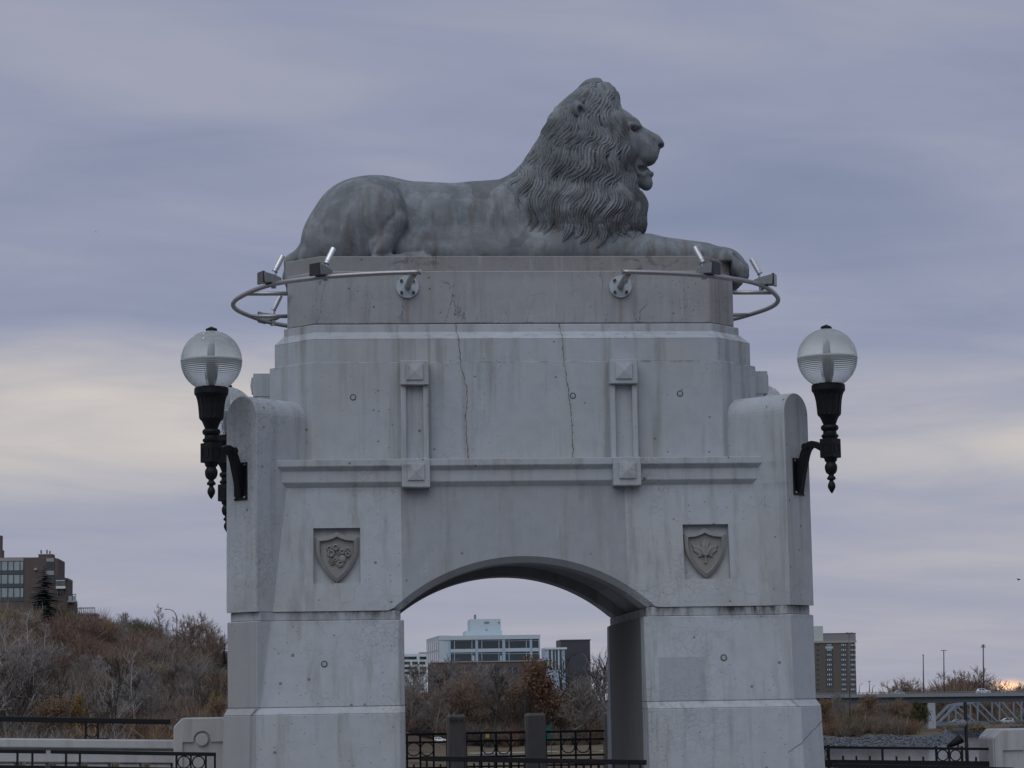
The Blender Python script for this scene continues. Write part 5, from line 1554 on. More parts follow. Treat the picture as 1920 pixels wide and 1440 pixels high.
for i, (u, k) in enumerate(mass):
    Y = 552+(k*17)%46; kind = ('grey','dark2','grey2','dark','haze')[k%5]
    tone = {'d':'dark','g':'grey','h':'brownish'}[kind[0]]
    tree(kind, 'thicket_tree', u, rs.uniform(1238,1275), Y, '%s leafless tree massed low in the arch opening, %s from its left pier' % (tone, ORD[i]), T_, spin=k*1.1, wide=rs.uniform(0.8,1.05))
for k, (kind, u, v, Y, w, lab) in enumerate([
    ('grey2',785,1236,600,1.0,'bare tree below the white gridded building at the left of the arch'),
    ('brown',772,1290,560,1.2,'low red brown tree just inside the left pier of the arch'),
    ('grey',845,1216,605,1.15,'wide pale grey tree in front of the office building\'s left corner'),
    ('grey2',880,1240,575,1.2,'bare spreading tree behind the scrawled post'),
    ('dark',945,1236,555,1.0,'dark trunked bare tree between the two clear posts'),
    ('dark2',968,1275,548,0.9,'thin dark tree left of the middle post'),
    ('rust',1007,1222,560,1.0,'rust brown leaved tree above the middle concrete post'),
    ('haze',1040,1262,570,1.0,'brown tree right of the rust leaved one'),
    ('dark2',1075,1188,565,1.1,'tall dark bare tree in front of the dark tower block'),
    ('grey',1112,1204,575,1.1,'tall grey bare tree at the right of the arch opening'),
    ('dark',1128,1216,585,0.9,'bare tree with clear limbs against the sky beside the right pier'),
    ('grey2',1095,1262,552,1.2,'bushy bare tree low at the right of the arch opening'),
    ('brown',920,1285,590,1.3,'low brown tree in the middle of the arch'),
    ('grey',815,1262,555,1.1,'twiggy bare tree low at the left of the arch'),
    ('grey',828,1226,596,1.0,'grey bare tree rising to the windows at the office block\'s left end'),
    ('grey2',868,1228,610,1.1,'bare tree rising to the windows left of the middle of the office block'),
    ('grey2',905,1238,600,1.1,'bare tree rising in front of the middle of the office block'),
    ('haze',862,1250,585,1.1,'dense twiggy tree right of the wide pale grey one'),
    ('grey',978,1244,602,1.0,'bare tree between the dark trunk and the rust leaved tree')]):
    tree(kind, {'rust':'rust_tree','dark':'dark_tree','dark2':'dark_tree'}.get(kind,'bare_tree'), u, v, Y, lab, A_, spin=k*1.37, wide=w)
for k, (kind, u, v, Y, w, lab) in enumerate([
    ('brown',1548,1300,640,1.1,'brown bare tree on the river bank right beside the tower'),
    ('grey2',1575,1296,650,1.0,'grey brown tree on the bank below the tall block'),
    ('haze',1608,1312,640,1.1,'reddish tree on the bank under the end of the road bridge'),
    ('brown',1632,1290,645,0.9,'tall orange brown tree rising above the bridge deck'),
    ('grey',1655,1300,650,1.0,'grey brown tree on the bank left of the bridge pier'),
    ('haze',1678,1298,655,1.1,'wide brown tree in front of the bridge deck'),
    ('green',1722,1316,645,1.0,'tree with dull green leaves left of the bridge pier'),
    ('green',1619,1322,662,0.8,'small green tree under the bridge deck'),
    ('brown',1700,1325,648,1.0,'low brown tree beside the green one on the bank'),
    ('rust',1645,1350,632,1.3,'low orange shrub like tree at the water side')]):
    tree(kind, 'bank_tree', u, v, Y, lab, 'trees on the far river bank', spin=k*2.1, wide=w)
for k, (kind, u, v, Y, w, lab) in enumerate([
    ('round',1680,1272,930,0.9,'bare tree behind the bridge, first from the tall block'),
    ('round',1706,1276,940,1.0,'bare tree behind the bridge, left of the thin pole'),
    ('haze',1740,1278,950,1.2,'brownish tree behind the bridge, right of the thin pole'),
    ('haze',1778,1262,930,1.2,'brown tree behind the bridge at the T shaped pole'),
    ('round',1805,1254,935,1.1,'tallest bare tree behind the bridge'),
    ('haze',1830,1262,940,1.1,'brown tree behind the bridge left of the white car'),
    ('round',1862,1274,950,0.9,'bare tree behind the bridge right of the white car'),
    ('haze',1912,1270,940,0.9,'tree behind the bridge at the right edge of the picture'),
    ('grey',1655,1286,960,0.9,'faint bare tree at the left end of the far tree line')]):
    tree(kind, 'distant_tree', u, v, Y, lab, 'trees behind the road bridge', spin=k*1.7, wide=w)
def shrub(u0, u1, v0, v1, Y, label):
    c = at((u0+u1)/2, v1, Y); w = at(u1,v1,Y)[0]-at(u0,v1,Y)[0]; h = at(u0,v0,Y)[2]-c[2]
    c[2] = float(ground_h(c[0], Y))-0.2; h = at(u0,v0,Y)[2]-c[2]
    root = empty('golden_shrub', tuple(c), label, 'shrub', 'golden shrubs on the bank')
    r = np.random.RandomState(int(u0)); n = 1500
    P = r.normal(0,1,(n,3)); P /= np.linalg.norm(P,axis=1)[:,None]; P *= r.uniform(0.4,1,(n,1))**0.4*(1+0.25*np.sin(P[:,:1]*7)); P[:,2] = np.abs(P[:,2])
    P = P*[w/2,w/3,h]+c
    m = MB(); leaves(m, P, 2200, 0.30, 3, 0.15); m.build('foliage', L_GOLD, root, fix=False)
    s = MB()
    for k in range(9): s.tube([c-[0,0,0.5], P[k]], [0.06,0.02], 4)
    s.build('stems', B_BROWN, root)
shrub(1757,1787,1371,1380,722,'golden shrub left of the spotlight post under the truss bridge')
shrub(1817,1855,1366,1380,722,'golden shrub right of the spotlight post under the truss bridge')
# ------------------------------------------------------------------ buildings
M_BRICK = plain('brown_brick', (0.112,0.088,0.078), 0.9, 0, 0.25, 2.0)
M_BRICK2 = plain('tower_brick', (0.115,0.100,0.090), 0.9, 0, 0.2, 0.8)
M_PANEL = plain('light_panel', (0.30,0.29,0.28), 0.8, 0, 0.1, 1.0)
M_SLATE = plain('slate_panel', (0.070,0.078,0.090), 0.6, 0, 0.15, 1.0)
M_WHITE = plain('white_panel', (0.60,0.64,0.66), 0.6, 0, 0.08, 0.6)
M_BLUEP = plain('pale_blue_panel', (0.34,0.44,0.54), 0.5, 0, 0.08, 0.6)
M_DARKP = plain('dark_cladding', (0.055,0.057,0.070), 0.5, 0, 0.2, 0.5)
M_GLASS = plain('dark_window_glass', (0.020,0.034,0.045), 0.06, 0, 0.4, 0.4, 0, 0.6)
M_LITE = plain('pale_window_glass', (0.26,0.31,0.32), 0.10, 0, 0.45, 0.5, 0, 0.6)
M_FRAME = plain('window_frame', (0.45,0.47,0.48), 0.5)
M_OFFW = plain('pale_blue_white_panel', (0.46,0.54,0.58), 0.55, 0, 0.08, 0.6)
M_GREYB = plain('grey_panel', (0.20,0.205,0.205), 0.7)
class Bld:
    """building measured off the photo on the plane Y of its front"""
    def __init__(self, name, label, Y, uc, vb, cat='building'):
        self.Y = Y; p = at(uc, vb, Y); self.root = empty(name, tuple(p), label, cat)
    def box(self, part, mat, u0, u1, v0, v1, d=10.0, proud=0.0, parent=None, name=None):
        Y = self.Y-proud
        a, b = at(u0, (v0+v1)/2, Y), at(u1, (v0+v1)/2, Y); zt, zb = at((u0+u1)/2, v0, Y)[2], at((u0+u1)/2, v1, Y)[2]
        return MB().box(a[0], b[0], Y, Y+d, zb, zt).build(part, mat, parent or self.root)
    def window(self, u0, u1, v0, v1, glass, frame=None, mull=0, proud=0.06, fw=0.0):
        g = self.box('window', glass, u0, u1, v0, v1, 0.2, proud)
        if frame:
            t = fw or max(0.4, (u1-u0)*0.05)
            for k in range(mull+2):
                u = u0+(u1-u0)*k/(mull+1); self.box('mullion', frame, u-t/2, u+t/2, v0, v1, 0.2, proud+0.06, g)
        return g
# brick flats on the hill
f = Bld('brick_flats', 'brown brick flats with pale window bands on top of the left hill', 505, 50, 1150)
f.box('wall', M_BRICK, -140, 44, 1046, 1175, 16); f.box('wall', M_BRICK, 44, 101, 1045, 1175, 15)
f.box('parapet_band', M_PANEL, -140, 44, 1046.5, 1052.5, 0.5, 0.10)
f.box('chimney', M_BRICK, -14, 4.5, 1031, 1046, 3, -2.0); f.box('chimney', M_BRICK, -12, 2.5, 1004, 1031, 2.4, -2.2)
ph = f.box('roof_house', M_BRICK, 72, 98, 1039, 1045.2, 5, -1.0)
f.box('roof_cap', M_WHITE, 71.5, 98.5, 1038.4, 1039.2, 5.2, -0.9, ph)
for u, v in ((77,1031.5),(88,1031),(93.5,1033)): f.box('vent_pipe', M_DARKP, u-1.2, u+1.2, v, 1038.4, 0.3, -2.0, ph)
for v0, v1 in ((1053,1069.5),(1078,1094.5),(1103,1120)):
    for u0, u1 in ((-46,-36),(-34.5,-25),(-24,-14),(-12.5,1.5),(2.5,14),(15.2,25),(26,37),(38,43.7)):
        f.window(u0, u1, v0, v1, M_LITE, M_SLATE, 0, 0.08, 0.9)
    f.box('spandrel_band', M_SLATE, -140, 44, v1+0.5, v1+8, 0.3, 0.10)
f.box('pale_panel', M_PANEL, 87, 101, 1046.5, 1053, 0.4, 0.15); f.window(87.5, 101, 1053.5, 1069.5, M_GLASS, M_SLATE, 1, 0.12, 0.8)
f.box('pale_panel', M_PANEL, 87, 101, 1070, 1078, 0.4, 0.15); f.window(87.5, 101, 1079, 1096, M_GLASS, M_SLATE, 1, 0.12, 0.8)
f.box('pier', M_BRICK, 101.2, 108, 1047, 1175, 14)
f.box('air_unit', M_PANEL, 63.5, 69.5, 1065, 1069, 0.5, 0.5)
w = f.box('bay', M_BRICK, 108, 127, 1084, 1175, 10, 0.6)
rf = MB(); a0, a1 = at(106,1077,504), at(127.5,1085,504)
rf.add([(a0[0],504,a0[2]),(a1[0],504,a1[2]),(a1[0],514,a1[2]),(a0[0],514,a0[2]),(a0[0],504,a1[2]-0.3),(a1[0],504,a1[2]-0.3),(a1[0],514,a1[2]-0.3),(a0[0],514,a1[2]-0.3)], [(0,1,2,3),(7,6,5,4),(0,4,5,1),(1,5,6,2),(2,6,7,3),(3,7,4,0)]); rf.build('bay_roof', M_DARKP, f.root)
f.window(108.5, 123, 1086, 1098, M_GLASS, M_SLATE, 1, 0.8, 0.7); f.window(108.5, 118, 1104.5, 1115, M_GLASS, M_PANEL, 1, 0.8, 0.8)
bal = f.box('balcony', M_WHITE, 105, 122, 1099, 1103.5, 2.2, 2.0)
for u in lin(105.5, 121.5, 7): f.box('baluster', M_PANEL, u-0.3, u+0.3, 1088.5, 1099, 0.1, 1.9, bal)
f.box('balcony_rail', M_WHITE, 105, 122, 1087.8, 1089.2, 0.12, 1.9, bal)
lb = f.box('balcony', M_BRICK, 127, 138, 1128, 1165, 8, 0.4); f.box('balcony_slab', M_PANEL, 126.5, 142.5, 1126, 1129, 3, 1.6, lb)
f.box('glass_rail', M_LITE, 127, 141, 1117.5, 1125.8, 0.1, 1.5, lb)
for u in (127.5, 136, 142): f.box('rail_post', M_DARKP, u-0.5, u+0.5, 1114, 1126, 0.2, 1.5, lb)
f.box('rail_top', M_DARKP, 127, 142.5, 1113.8, 1115.2, 0.2, 1.55, lb)
te = f.box('terrace', M_BRICK, 133, 175, 1152, 1180, 10, 0.2); f.box('terrace_slab', M_PANEL, 131, 178.5, 1149.5, 1152, 11, 0.8, te)
for u in lin(139, 177.5, 11): f.box('rail_post', M_DARKP, u-0.4, u+0.4, 1140, 1149.6, 0.15, 0.7, te)
f.box('rail_top', M_DARKP, 133, 178, 1139.2, 1140.8, 0.2, 0.75, te); f.window(158, 172, 1154, 1164, M_GLASS, M_PANEL, 2, 0.3, 0.7); f.window(140, 152, 1154, 1160, M_GLASS, None, 0, 0.3)
gl = Bld('glass_balustrade', 'low glass balustrade on the crest right of the terrace', 506, 195, 1175, 'balustrade')
for u0, u1 in ((178,186),(186.6,193),(193.6,201)): gl.box('pane', M_LITE, u0, u1, 1160+(u0-178)*0.12, 1172, 0.08)
gl.box('rail', M_BLUEP, 178, 201, 1161, 1162, 0.15, 0.1)
# office building through the arch
o = Bld('office_block', 'pale blue office block with dark ribbon windows seen through the arch', 650, 915, 1290)
o.box('brick_base', M_BRICK, 812, 1023.5, 1241, 1345, 34, 0.8); 
o.box('core', M_GLASS, 825, 1011, 1195, 1242, 28)
o.box('parapet', M_OFFW, 823.5, 1013, 1191.2, 1199, 29, 0.6); o.box('base_trim', M_PANEL, 811.5, 1024, 1239.2, 1241.2, 35, 1.0)
o.box('floor_band', M_OFFW, 824, 1012.5, 1216, 1222.5, 28.4, 0.35)
o.box('roof_base', M_OFFW, 873, 941.5, 1182.5, 1191.5, 14, -5); pn = o.box('penthouse', M_OFFW, 882, 939, 1160.5, 1183, 14, -5.2)
o.box('vent_grille', M_GREYB, 908, 917, 1165.5, 1168.5, 0.3, -5.0, pn); o.box('flue', M_GREYB, 889, 893, 1152.5, 1160.4, 1.0, -8, pn); o.box('lamp_box', M_GREYB, 934, 937, 1165.5, 1168, 0.3, -5.0, pn); o.box('lamp_box', M_GREYB, 911, 913.5, 1180, 1182, 0.3, -5.0, pn)
for u0, u1 in ((824,828.5),(840,845),(891.5,896.5),(942,947.5),(993.5,998),(1010,1012.7)): o.box('column', M_BLUEP, u0, u1, 1199, 1240, 0.8, 0.45)
for v0, v1 in ((1199.2,1215.8),(1222.8,1239.2)):
    for u0, u1 in ((828.7,839.8),(845.2,891.3),(896.7,941.8),(947.7,993.3),(998.2,1009.8)):
        wn = o.box('window', M_GLASS, u0, u1, v0, v1, 0.3, 0.15)
        o.box('transom', M_BLUEP, u0, u1, v0+(1.8 if v0 < 1210 else 2.4), v0+(2.6 if v0 < 1210 else 3.2), 0.2, 0.25, wn)
        if u1-u0 > 20:
            for t in (0.15, 0.86): o.box('mullion', M_OFFW, u0+(u1-u0)*t-0.5, u0+(u1-u0)*t+0.5, v0, v1, 0.2, 0.25, wn)
for u0, u1 in ((927,938),(949,960),(961,972)): o.window(u0, u1, 1251, 1262, M_GLASS, M_PANEL, 0, 0.9)
o.window(938, 941, 1229, 1239, M_OFFW, None, 0, 0.3); o.window(886, 889.5, 1229, 1239, M_OFFW, None, 0, 0.3)
# left flank of the office block runs back to the left
A0, A1 = at(823.7, 1200, 649.5), at(799.5, 1208, 690.0)
zt0, zm, zb0 = at(823.7,1191.6,649.5)[2], at(823.7,1199,649.5)[2], at(823.7,1241,649.5)[2]
fm = MB(); fm.add([(A0[0],649.5,zb0),(A1[0],690,zb0),(A1[0],690,zt0),(A0[0],649.5,zt0),(A0[0]+3,649.6,zb0),(A0[0]+3,690,zb0),(A0[0]+3,690,zt0),(A0[0]+3,649.6,zt0)], [(0,1,2,3),(7,6,5,4),(3,2,6,7),(0,3,7,4),(1,0,4,5),(2,1,5,6)])
fl = fm.build('flank_wall', M_OFFW, o.root)
for k in range(6):
    t0, t1 = 0.06+k*0.155, 0.06+k*0.155+0.115
    for zz0, zz1 in ((zb0+0.4, zb0+2.9), (zb0+3.5, zm-0.1)):
        p0 = A0+(A1-A0)*t0; p1 = A0+(A1-A0)*t1
        q = MB(); q.add([(p0[0]-0.06,p0[1],zz0),(p1[0]-0.06,p1[1],zz0),(p1[0]-0.06,p1[1],zz1),(p0[0]-0.06,p0[1],zz1),(p0[0]+0.2,p0[1],zz0),(p1[0]+0.2,p1[1],zz0),(p1[0]+0.2,p1[1],zz1),(p0[0]+0.2,p0[1],zz1)], [(0,1,2,3),(7,6,5,4),(0,4,5,1),(1,5,6,2),(2,6,7,3),(3,7,4,0)])
        q.build('window', M_GLASS, fl)
# white gridded building
g = Bld('gridded_block', 'small white gridded block at the left of the arch opening', 760, 778, 1290)
g.box('wall', M_WHITE, 740, 801, 1226, 1330, 14); g.box('roof_house', M_GREYB, 786, 800, 1223, 1226.2, 5, -3)
for r_, v in enumerate((1231, 1240.5, 1250, 1259)):
    for u in (745, 757+ (r_%2)*1.5, 769+(r_%2)*4, 787): g.window(u, u+12-(r_%2)*2, v, v+5.2, M_GLASS, M_SLATE, 1, 0.1, 0.5)
# pale blue round-cornered block and dark tower
c = Bld('blue_block', 'pale blue block with rounded top between the office and the dark tower', 780, 1040, 1290)
c.box('wall', M_BLUEP, 1022, 1060, 1217, 1330, 12); c.box('roof_slab', M_WHITE, 1021, 1063, 1214, 1217.5, 12.5, 0.5)
for u in (1030, 1037, 1042.5, 1050): c.box('window', M_GLASS, u, u+3.2, 1219, 1256, 0.3, 0.1)
for u in (1026, 1034.5, 1047): c.box('fin', M_WHITE, u, u+1.2, 1218, 1258, 0.5, 0.3)
d = Bld('dark_tower_block', 'dark clad tower block behind the trees at the right of the arch', 900, 1080, 1290)
d.box('wall', M_DARKP, 1052, 1107.5, 1200.5, 1330, 18); d.box('roof_edge', M_SLATE, 1051, 1108, 1199, 1201, 18.4, 0.2); d.box('side_strip', M_BLUEP, 1046, 1052.2, 1214, 1300, 10, -2)
# tall block right of the tower
h = Bld('tall_brick_block', 'tall brown brick block with rows of small windows right of the tower', 1300, 1565, 1310)
h.box('wall', M_BRICK2, 1500, 1605.5, 1205, 1345, 24); h.box('plant_room', M_GREYB, 1544, 1604.5, 1188, 1202, 18, -2); h.box('plant_room_roof', M_SLATE, 1543.6, 1604.8, 1187, 1188.2, 18.2, -1.9)
h.box('lift_tower', plain('pale_stucco', (0.42,0.46,0.44), 0.8), 1500, 1543.5, 1174, 1205.5, 14, -1.5); h.box('cornice', M_PANEL, 1498, 1606, 1201.5, 1205.4, 24.6, 0.5)
for k in range(10):
    v = 1207+9.25*k
    for u0, u1, mu in ((1548,1561.5,3),(1577,1586.5,1),(1594.5,1604,1)):
        sh = 0.22*k*(0.55 if u0 < 1590 else 0.3)
        if not (k == 9 and u0 < 1560): 
            wn = h.box('window', M_GLASS, u0+sh, u1+sh, v, v+4.6, 0.3, 0.12)
            w_ = (u1-u0)/(mu+1.0)
            for j in range(mu): h.box('pane', M_WHITE if j%2 else M_FRAME, u0+sh+w_*(j+0.7), u0+sh+w_*(j+1.15), v+0.6, v+4.0, 0.2, 0.22, wn)
            if mu == 1: h.box('pane', M_FRAME, u0+sh+0.6, u0+sh+2.0, v+0.6, v+4.0, 0.2, 0.22, wn); h.box('pane', M_FRAME, u1+sh-2.4, u1+sh-1.0, v+0.6, v+4.0, 0.2, 0.22, wn)
        h.box('spandrel', M_BLUEP if (k == 0 and u0 < 1550) else M_SLATE, u0+sh-0.4, u1+sh+0.4, v+4.8, v+9.1, 0.3, 0.08)
    h.box('window', M_GLASS, 1531, 1536, v+1, v+4, 0.3, 0.1)
# ------------------------------------------------------------------ road bridge far off at the right
BY = 700.0
M_BCON = plain('bridge_concrete', (0.21,0.225,0.24), 0.85, 0, 0.1, 0.2)
M_BSTEEL = plain('girder_paint', (0.085,0.10,0.115), 0.6, 0, 0.12, 0.3)
M_TRUSS = plain('truss_paint', (0.19,0.225,0.265), 0.55, 0, 0.1, 0.4)
br = empty('road_bridge', tuple(at(1748, 1390, BY)), 'grey concrete road bridge with steel girder across the river at the right', 'bridge')
def br_box(part, mat, u0, u1, v0, v1, d, proud=0.0, slope=0.0105):
    Y = BY-proud; V = []
    for u, vv in ((u0,0),(u1,0)):
        s = slope*(u-1750)
        t, b2 = at(u, v0-s, Y), at(u, v1-s, Y)
        V.append((t, b2))
    P = [(V[0][1][0],Y,V[0][1][2]),(V[1][1][0],Y,V[1][1][2]),(V[1][1][0],Y+d,V[1][1][2]),(V[0][1][0],Y+d,V[0][1][2]),(V[0][0][0],Y,V[0][0][2]),(V[1][0][0],Y,V[1][0][2]),(V[1][0][0],Y+d,V[1][0][2]),(V[0][0][0],Y+d,V[0][0][2])]
    m = MB(); m.add(P, [(3,2,1,0),(4,5,6,7),(0,1,5,4),(1,2,6,5),(2,3,7,6),(3,0,4,7)]); return m.build(part, mat, br)
br_box('deck', M_BCON, 1500, 2260, 1300.2, 1306.5, 13); br_box('girder', M_BSTEEL, 1500, 2260, 1306.6, 1317.5, 1.2, -1.2); br_box('girder', M_BSTEEL, 1500, 2260, 1306.6, 1317.5, 1.2, -10.5)
for dY in (0.2, 12.6):
    Yk = -dY
    br_box('rail_bar', M_BCON, 1500, 2260, 1297.0, 1297.9, 0.25, Yk); br_box('rail_bar', M_BCON, 1500, 2260, 1298.7, 1299.3, 0.2, Yk)
for k in range(47):
    u = 1562+k*8.0
    br_box('rail_post', M_BCON, u, u+0.9, 1297.2, 1300.4, 0.25, -0.2)
pb = at(1741, 1318, BY-0.1); pe = at(1755, 1318, BY-0.1)
zb_ = at(1748, 1396, BY)[2]
m = MB(); m.prism([(pb[0],BY+1),(pe[0],BY+1),(pe[0],BY+12),(pb[0],BY+12)], zb_-3, pb[2]); m.build('pier', plain('pier_concrete', (0.34,0.36,0.375), 0.85, 0, 0.1, 0.2), br)
m = MB(); m.prism([(pb[0]-0.35,BY+0.6),(pe[0]+0.35,BY+0.6),(pe[0]+0.35,BY+12.4),(pb[0]-0.35,BY+12.4)], zb_-3, at(1748,1378,BY)[2]); m.build('pier_footing', M_BSTEEL, br)
# truss bridge beyond
tb = empty('truss_bridge', tuple(at(1850, 1362, 765)), 'pale blue steel truss bridge below and behind the road bridge', 'bridge')
def member(name, u0, v0, u1, v1, Y, w=0.55): MB().bar(at(u0,v0,Y), at(u1,v1,Y), w, w).build(name, M_TRUSS, tb)
for Y, du in ((760, 0), (769, 0)):
    # the same world truss, drawn twice at two depths
    k0 = at(1757,1358,760); f0 = lambda u, v: (at(u,v,760)[0], Y, at(u,v,760)[2])
    def mem(name, u0, v0, u1, v1, w=0.55): MB().bar(f0(u0,v0), f0(u1,v1), w, w).build(name, M_TRUSS, tb)
    nodes = [1757,1792,1833,1874,1915,1956,1997,2038,2079,2120]; tops = [None,1323,1315.5,1311.5,1309.5,1309,1309.5,1311.5,1315.5,1323]
    mem('bottom_chord', 1740, 1358, 2150, 1354, 0.8)
    mem('end_post', 1757, 1358, 1792, 1323, 0.75)
    for i in range(1, 9): mem('top_chord', nodes[i], tops[i], nodes[i+1], tops[i+1], 0.75)
    for i in range(1, 10): mem('vertical', nodes[i], tops[i], nodes[i], 1357.5-0.4*i, 0.5)
    for i in range(1, 6): mem('diagonal', nodes[i], tops[i], nodes[i+1], 1357, 0.55)
    for i in range(4, 7): mem('counter_diagonal', nodes[i], 1356, nodes[i+1], tops[i+1], 0.32)
p = at(1735,1361,760); q = at(2160,1357,760)
MB().box(p[0], q[0], 759.6, 769.6, at(1850,1364,760)[2], at(1850,1359,760)[2]).build('deck', M_BSTEEL, tb)
MB().box(at(1700,1350,760)[0], p[0], 757, 772, at(1720,1400,760)[2], at(1720,1356,760)[2]).build('abutment', M_BCON, tb)
for i, u in enumerate(range(1760, 2150, 6)):
    if i < 60: MB().box(at(u,1350,760)[0]-0.06, at(u,1350,760)[0]+0.06, 759.4, 759.5, at(1850,1359,760)[2], at(1850,1352.5,760)[2]).build('railing_post', M_TRUSS, tb)
MB().box(p[0], q[0], 759.35, 759.45, at(1850,1352.6,760)[2], at(1850,1351.8,760)[2]).build('railing', M_TRUSS, tb)
gs = Bld('green_sign', 'small green sign board at the railing of the truss bridge', 756, 1911, 1355, 'sign'); gs.box('board', plain('green_board',(0.03,0.20,0.15),0.5), 1907, 1914, 1349, 1356, 0.2); gs.box('post', M_DARKP, 1910, 1911.5, 1356, 1364, 0.2, -0.05)
# ------------------------------------------------------------------ cars
M_CARW = plain('white_car_paint', (0.72,0.74,0.76), 0.25, 0.0, 0.03, 1.0, 0, 0.5)
M_CARS = plain('silver_car_paint', (0.42,0.44,0.47), 0.3, 0.3, 0.03, 1.0, 0, 0.5)
M_TYRE = plain('tyre', (0.02,0.02,0.02), 0.8)
M_TAIL = plain('tail_lamp', (0.45,0.02,0.015), 0.3)
def car(u0, u1, v_base, Y, label, mat, flip=False, suv=True, group='cars in the distance'):
    a, b = at(u0, v_base, Y), at(u1, v_base, Y); L = b[0]-a[0]; zb = a[2]; k = L/4.6; W = 1.85*k
    root = empty('car', ((a[0]+b[0])/2, Y+W/2, zb), label, 'car', group)
    X = lambda t: (b[0]-t*L) if flip else (a[0]+t*L)
    prof = [(0.0,0.30),(0.0,0.72),(0.02,0.92),(0.06,1.02),(0.10,1.52),(0.16,1.62),(0.45,1.64),(0.54,1.56),(0.70,1.08),(0.90,0.96),(0.98,0.80),(1.0,0.55),(0.99,0.30)] if suv else [(0.0,0.32),(0.0,0.70),(0.02,0.92),(0.16,0.98),(0.28,1.40),(0.36,1.46),(0.55,1.44),(0.70,1.02),(0.92,0.90),(0.99,0.72),(1.0,0.50),(0.99,0.30)]
    m = MB(); n = len(prof); V = []
    for yy, ins in ((0.0,0.0),(0.10,0.0),(0.90,0.0),(1.0,0.0)):
        for t, z in prof:
            tuck = 0.10*W*max(0,(z-0.95))/0.65
            y = Y+W*yy+(tuck if yy < 0.5 else -tuck)*(1 if yy in (0.0,1.0) else 0.6); V.append((X(t), y, zb+z*k))
    F = [tuple(range(n)), tuple(range(4*n-1,3*n-1,-1))]+[(r*n+i, r*n+(i+1)%n, (r+1)*n+(i+1)%n, (r+1)*n+i) for r in range(3) for i in range(n)]
    m.add(V, F); m.build('body', mat, root)
    ws = [((0.12,1.06),(0.15,1.50),(0.31,1.54),(0.31,1.06)),((0.33,1.06),(0.33,1.54),(0.47,1.54),(0.64,1.08))] if suv else [((0.20,1.0),(0.30,1.36),(0.43,1.38),(0.43,1.0)),((0.45,1.0),(0.45,1.38),(0.55,1.36),(0.66,1.02))]
    for wq in ws:
        P = []
        for dy in (-0.012, 0.03):
            for t, z in wq: P.append((X(t), Y+0.10*W*max(0,z-0.95)/0.65+dy*k, zb+z*k))
        q_ = MB(); q_.add(P, [(0,1,2,3),(7,6,5,4),(0,4,5,1),(1,5,6,2),(2,6,7,3),(3,7,4,0)]); q_.build('window', M_GLASS, root)
    for t in (0.19, 0.80):
        for yy in (-0.02, W-0.20*k):
            w_ = MB().tube([(X(t), Y+yy, zb+0.33*k), (X(t), Y+yy+0.22*k, zb+0.33*k)], 0.33*k, 16).build('wheel', M_TYRE, root)
            if yy < 0: MB().tube([(X(t), Y+yy-0.01, zb+0.33*k), (X(t), Y+yy+0.02, zb+0.33*k)], 0.19*k, 12).build('rim', M_CARS, w_)
    MB().box(min(X(0.0),X(-0.006)), max(X(0.0),X(-0.006)), Y+0.05*W, Y+0.2*W, zb+0.75*k, zb+0.95*k).build('tail_lamp', M_TAIL, root)
    MB().box(min(X(0.985),X(1.004)), max(X(0.985),X(1.004)), Y+0.05*W, Y+0.2*W, zb+0.62*k, zb+0.76*k).build('headlight', M_FRAME, root)
    return root
car(1832.5, 1859, 1301.0, BY+2.0, 'white car driving on the road bridge at the right', M_CARW)
car(1672, 1697, 1303.0, BY+9.0, 'pale car half hidden behind the bridge rail, left of the thin pole', M_CARS, flip=True, suv=False)
car(1873, 1902, 1357.0, 763.0, 'white car on the truss bridge at the right edge', M_CARW, flip=True)
car(1784, 1810, 1357.5, 763.0, 'pale car on the truss bridge behind the spotlight post', M_CARS, suv=False)
car(812, 838, 1391.5, 520.0, 'white car parked in the park, left of the scrawled post', M_CARW)
# ------------------------------------------------------------------ poles and signs
M_POLE = plain('galvanised_pole', (0.13,0.135,0.14), 0.6, 0.3)
def pole(u, v_top, v_base, Y, label, w=0.22, heads=(), name='light_pole', arm=None):
    a, b = at(u, v_top, Y), at(u+0.010*(v_base-v_top), v_base, Y)
    root = empty(name, tuple(b), label, 'light pole', 'tall light poles at the right')
    MB().tube([b, a], [w*1.15, w*0.75], 8).build('mast', M_POLE, root, smooth=True)
    for du, dv, wu, hv in heads:
        c0 = at(u+du-wu/2, v_top+dv, Y); c1 = at(u+du+wu/2, v_top+dv+hv, Y)
        MB().box(c0[0], c1[0], Y-0.5, Y+0.5, c1[2], c0[2]).build('lamp_head', M_POLE, root, bevel=0.05)
    if arm:
        pts = [at(u+x, v_top+y, Y) for x, y in arm]
        MB().tube(pts, w*0.55, 6).build('arm', M_POLE, root, smooth=True)
    return root
pole(1731, 1228, 1299, 708, 'thin tall light pole on the road bridge, left of the T shaped one', 0.20, ((0,-0.5,2.5,1.0),))
pole(1769.5, 1219, 1299, 760, 'T shaped tall light pole behind the road bridge', 0.22, ((-3.8,0,2.4,1.2),(3.8,0,2.4,1.2),(0,0,9.5,0.6)))
pole(1843.5, 1210, 1299, 760, 'tall light pole with a cluster head above the white car', 0.26, ((-2.8,2.2,2.6,1.6),(2.8,2.2,2.6,1.6),(0,-1.4,4.4,2.4),(0,2.6,8.0,0.6)))
pole(1592, 1187, 1345, 560, 'dark slim light pole in front of the tall brick block', 0.14, ((-3.5,-1,4.5,1.2),(4.2,-1,4.5,1.2),(0,0,9,0.5)))
pole(1630, 1277.5, 1299, 900, 'small light pole left of the far tree line', 0.16, ((0,-0.6,6,0.8),))
pole(1611, 1290, 1299, 900, 'small curved light pole just right of the tall brick block', 0.16, (), 'light_pole', [(0,0),(1.5,-6),(4,-8),(7,-9)])
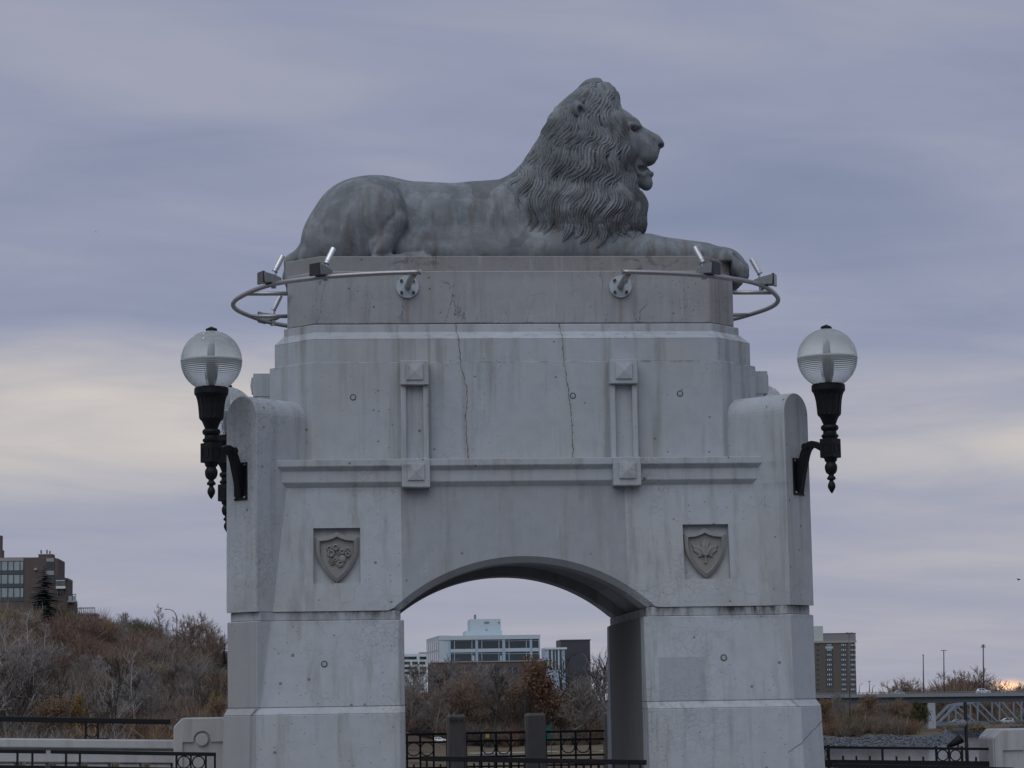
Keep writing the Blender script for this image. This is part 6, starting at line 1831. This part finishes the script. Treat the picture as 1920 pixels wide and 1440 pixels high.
pole(1636, 1290, 1299, 905, 'small curved light pole, second right of the tall brick block', 0.16, (), 'light_pole', [(0,0),(1.5,-3),(3.5,-4.5),(5,-5)])
sl = empty('street_lamp', tuple(at(331.5,1200,495)), 'street lamp with a long curved arm on the hill crest', 'street lamp')
pts = [at(u,v,495) for u, v in ((331.5,1215),(331.8,1180),(331.3,1160),(329.5,1152),(326,1146.5),(320,1143),(312,1142))]
MB().tube(pts, [0.14,0.12,0.11,0.10,0.09,0.08,0.07], 8).build('mast', M_POLE, sl, smooth=True)
MB().box(at(309,1142,495)[0], at(314,1142,495)[0], 494.8, 495.2, at(311,1143.2,495)[2], at(311,1141.6,495)[2]).build('lamp_head', M_POLE, sl, bevel=0.03)
tp = empty('trail_post', tuple(at(414,1310,400)), 'thin grey post on the slope against the left edge of the tower', 'post')
MB().tube([at(414,1316,400), at(414,1262,400)], 0.06, 8).build('mast', M_POLE, tp); MB().tube([at(414,1262,400), at(414,1261,400)], 0.09, 8).build('cap', M_POLE, tp)
gb = Bld('green_banner', 'tall green banner on a post right of the middle concrete post', 330, 1029, 1395, 'banner'); gb.box('cloth', plain('green_cloth',(0.012,0.075,0.062),0.8), 1025, 1033.5, 1360, 1386, 0.06); gb.box('pole', M_DARKP, 1033.5, 1034.6, 1358, 1440, 0.1, -0.02)
ys = Bld('yellow_sign', 'small yellow sign in the park between the concrete posts', 530, 914, 1390, 'sign'); ys.box('board', plain('yellow_board',(0.30,0.20,0.04),0.6), 910.5, 917.5, 1375, 1384, 0.1); ys.box('post', M_DARKP, 913.5, 914.5, 1384, 1398, 0.1, -0.02)
# path through the park
tag(MB().box(5, 95, 470, 476, -9.35, -9.25).build('park_path', M_WALK), 'pale path across the park seen through the arch', 'path', kind='structure')
# ------------------------------------------------------------------ birds
def bird(u, v, Y, span, label, tilt):
    c0 = at(u, v, Y); root = empty('bird', tuple(c0), label, 'bird')
    B = MB(); n = 8
    prof = [(-0.16,0.01),(-0.12,0.03),(-0.02,0.055),(0.08,0.05),(0.13,0.035),(0.17,0.03),(0.20,0.012),(0.23,0.003)]
    B.tube([(c0[0]+a*span*1.6, Y, c0[2]+a*span*0.25*tilt) for a, r in prof], [r*span*1.3 for a, r in prof], 8)
    for s in (-1, 1):
        w = [(0.06,0),(0.03,0.45),(-0.06,1.0),(-0.12,0.95),(-0.10,0.5),(-0.08,0)]
        P = [(c0[0]+x*span*1.4, Y+s*y*span*0.5, c0[2]+abs(y)*span*0.22*(1 if s > 0 else 0.7)) for x, y in w]
        P += [(x, y, z-0.012*span) for x, y, z in P]
        B.add(P, [tuple(range(6)), tuple(range(11,5,-1))]+[(i,(i+1)%6,6+(i+1)%6,6+i) for i in range(6)])
    B.build('body', M_BLACK, root)
bird(1910, 1087, 160, 0.55, 'dark bird gliding at the right edge of the sky', 1.0)
bird(180, 435, 260, 0.35, 'tiny dark bird high in the left sky', -0.5)
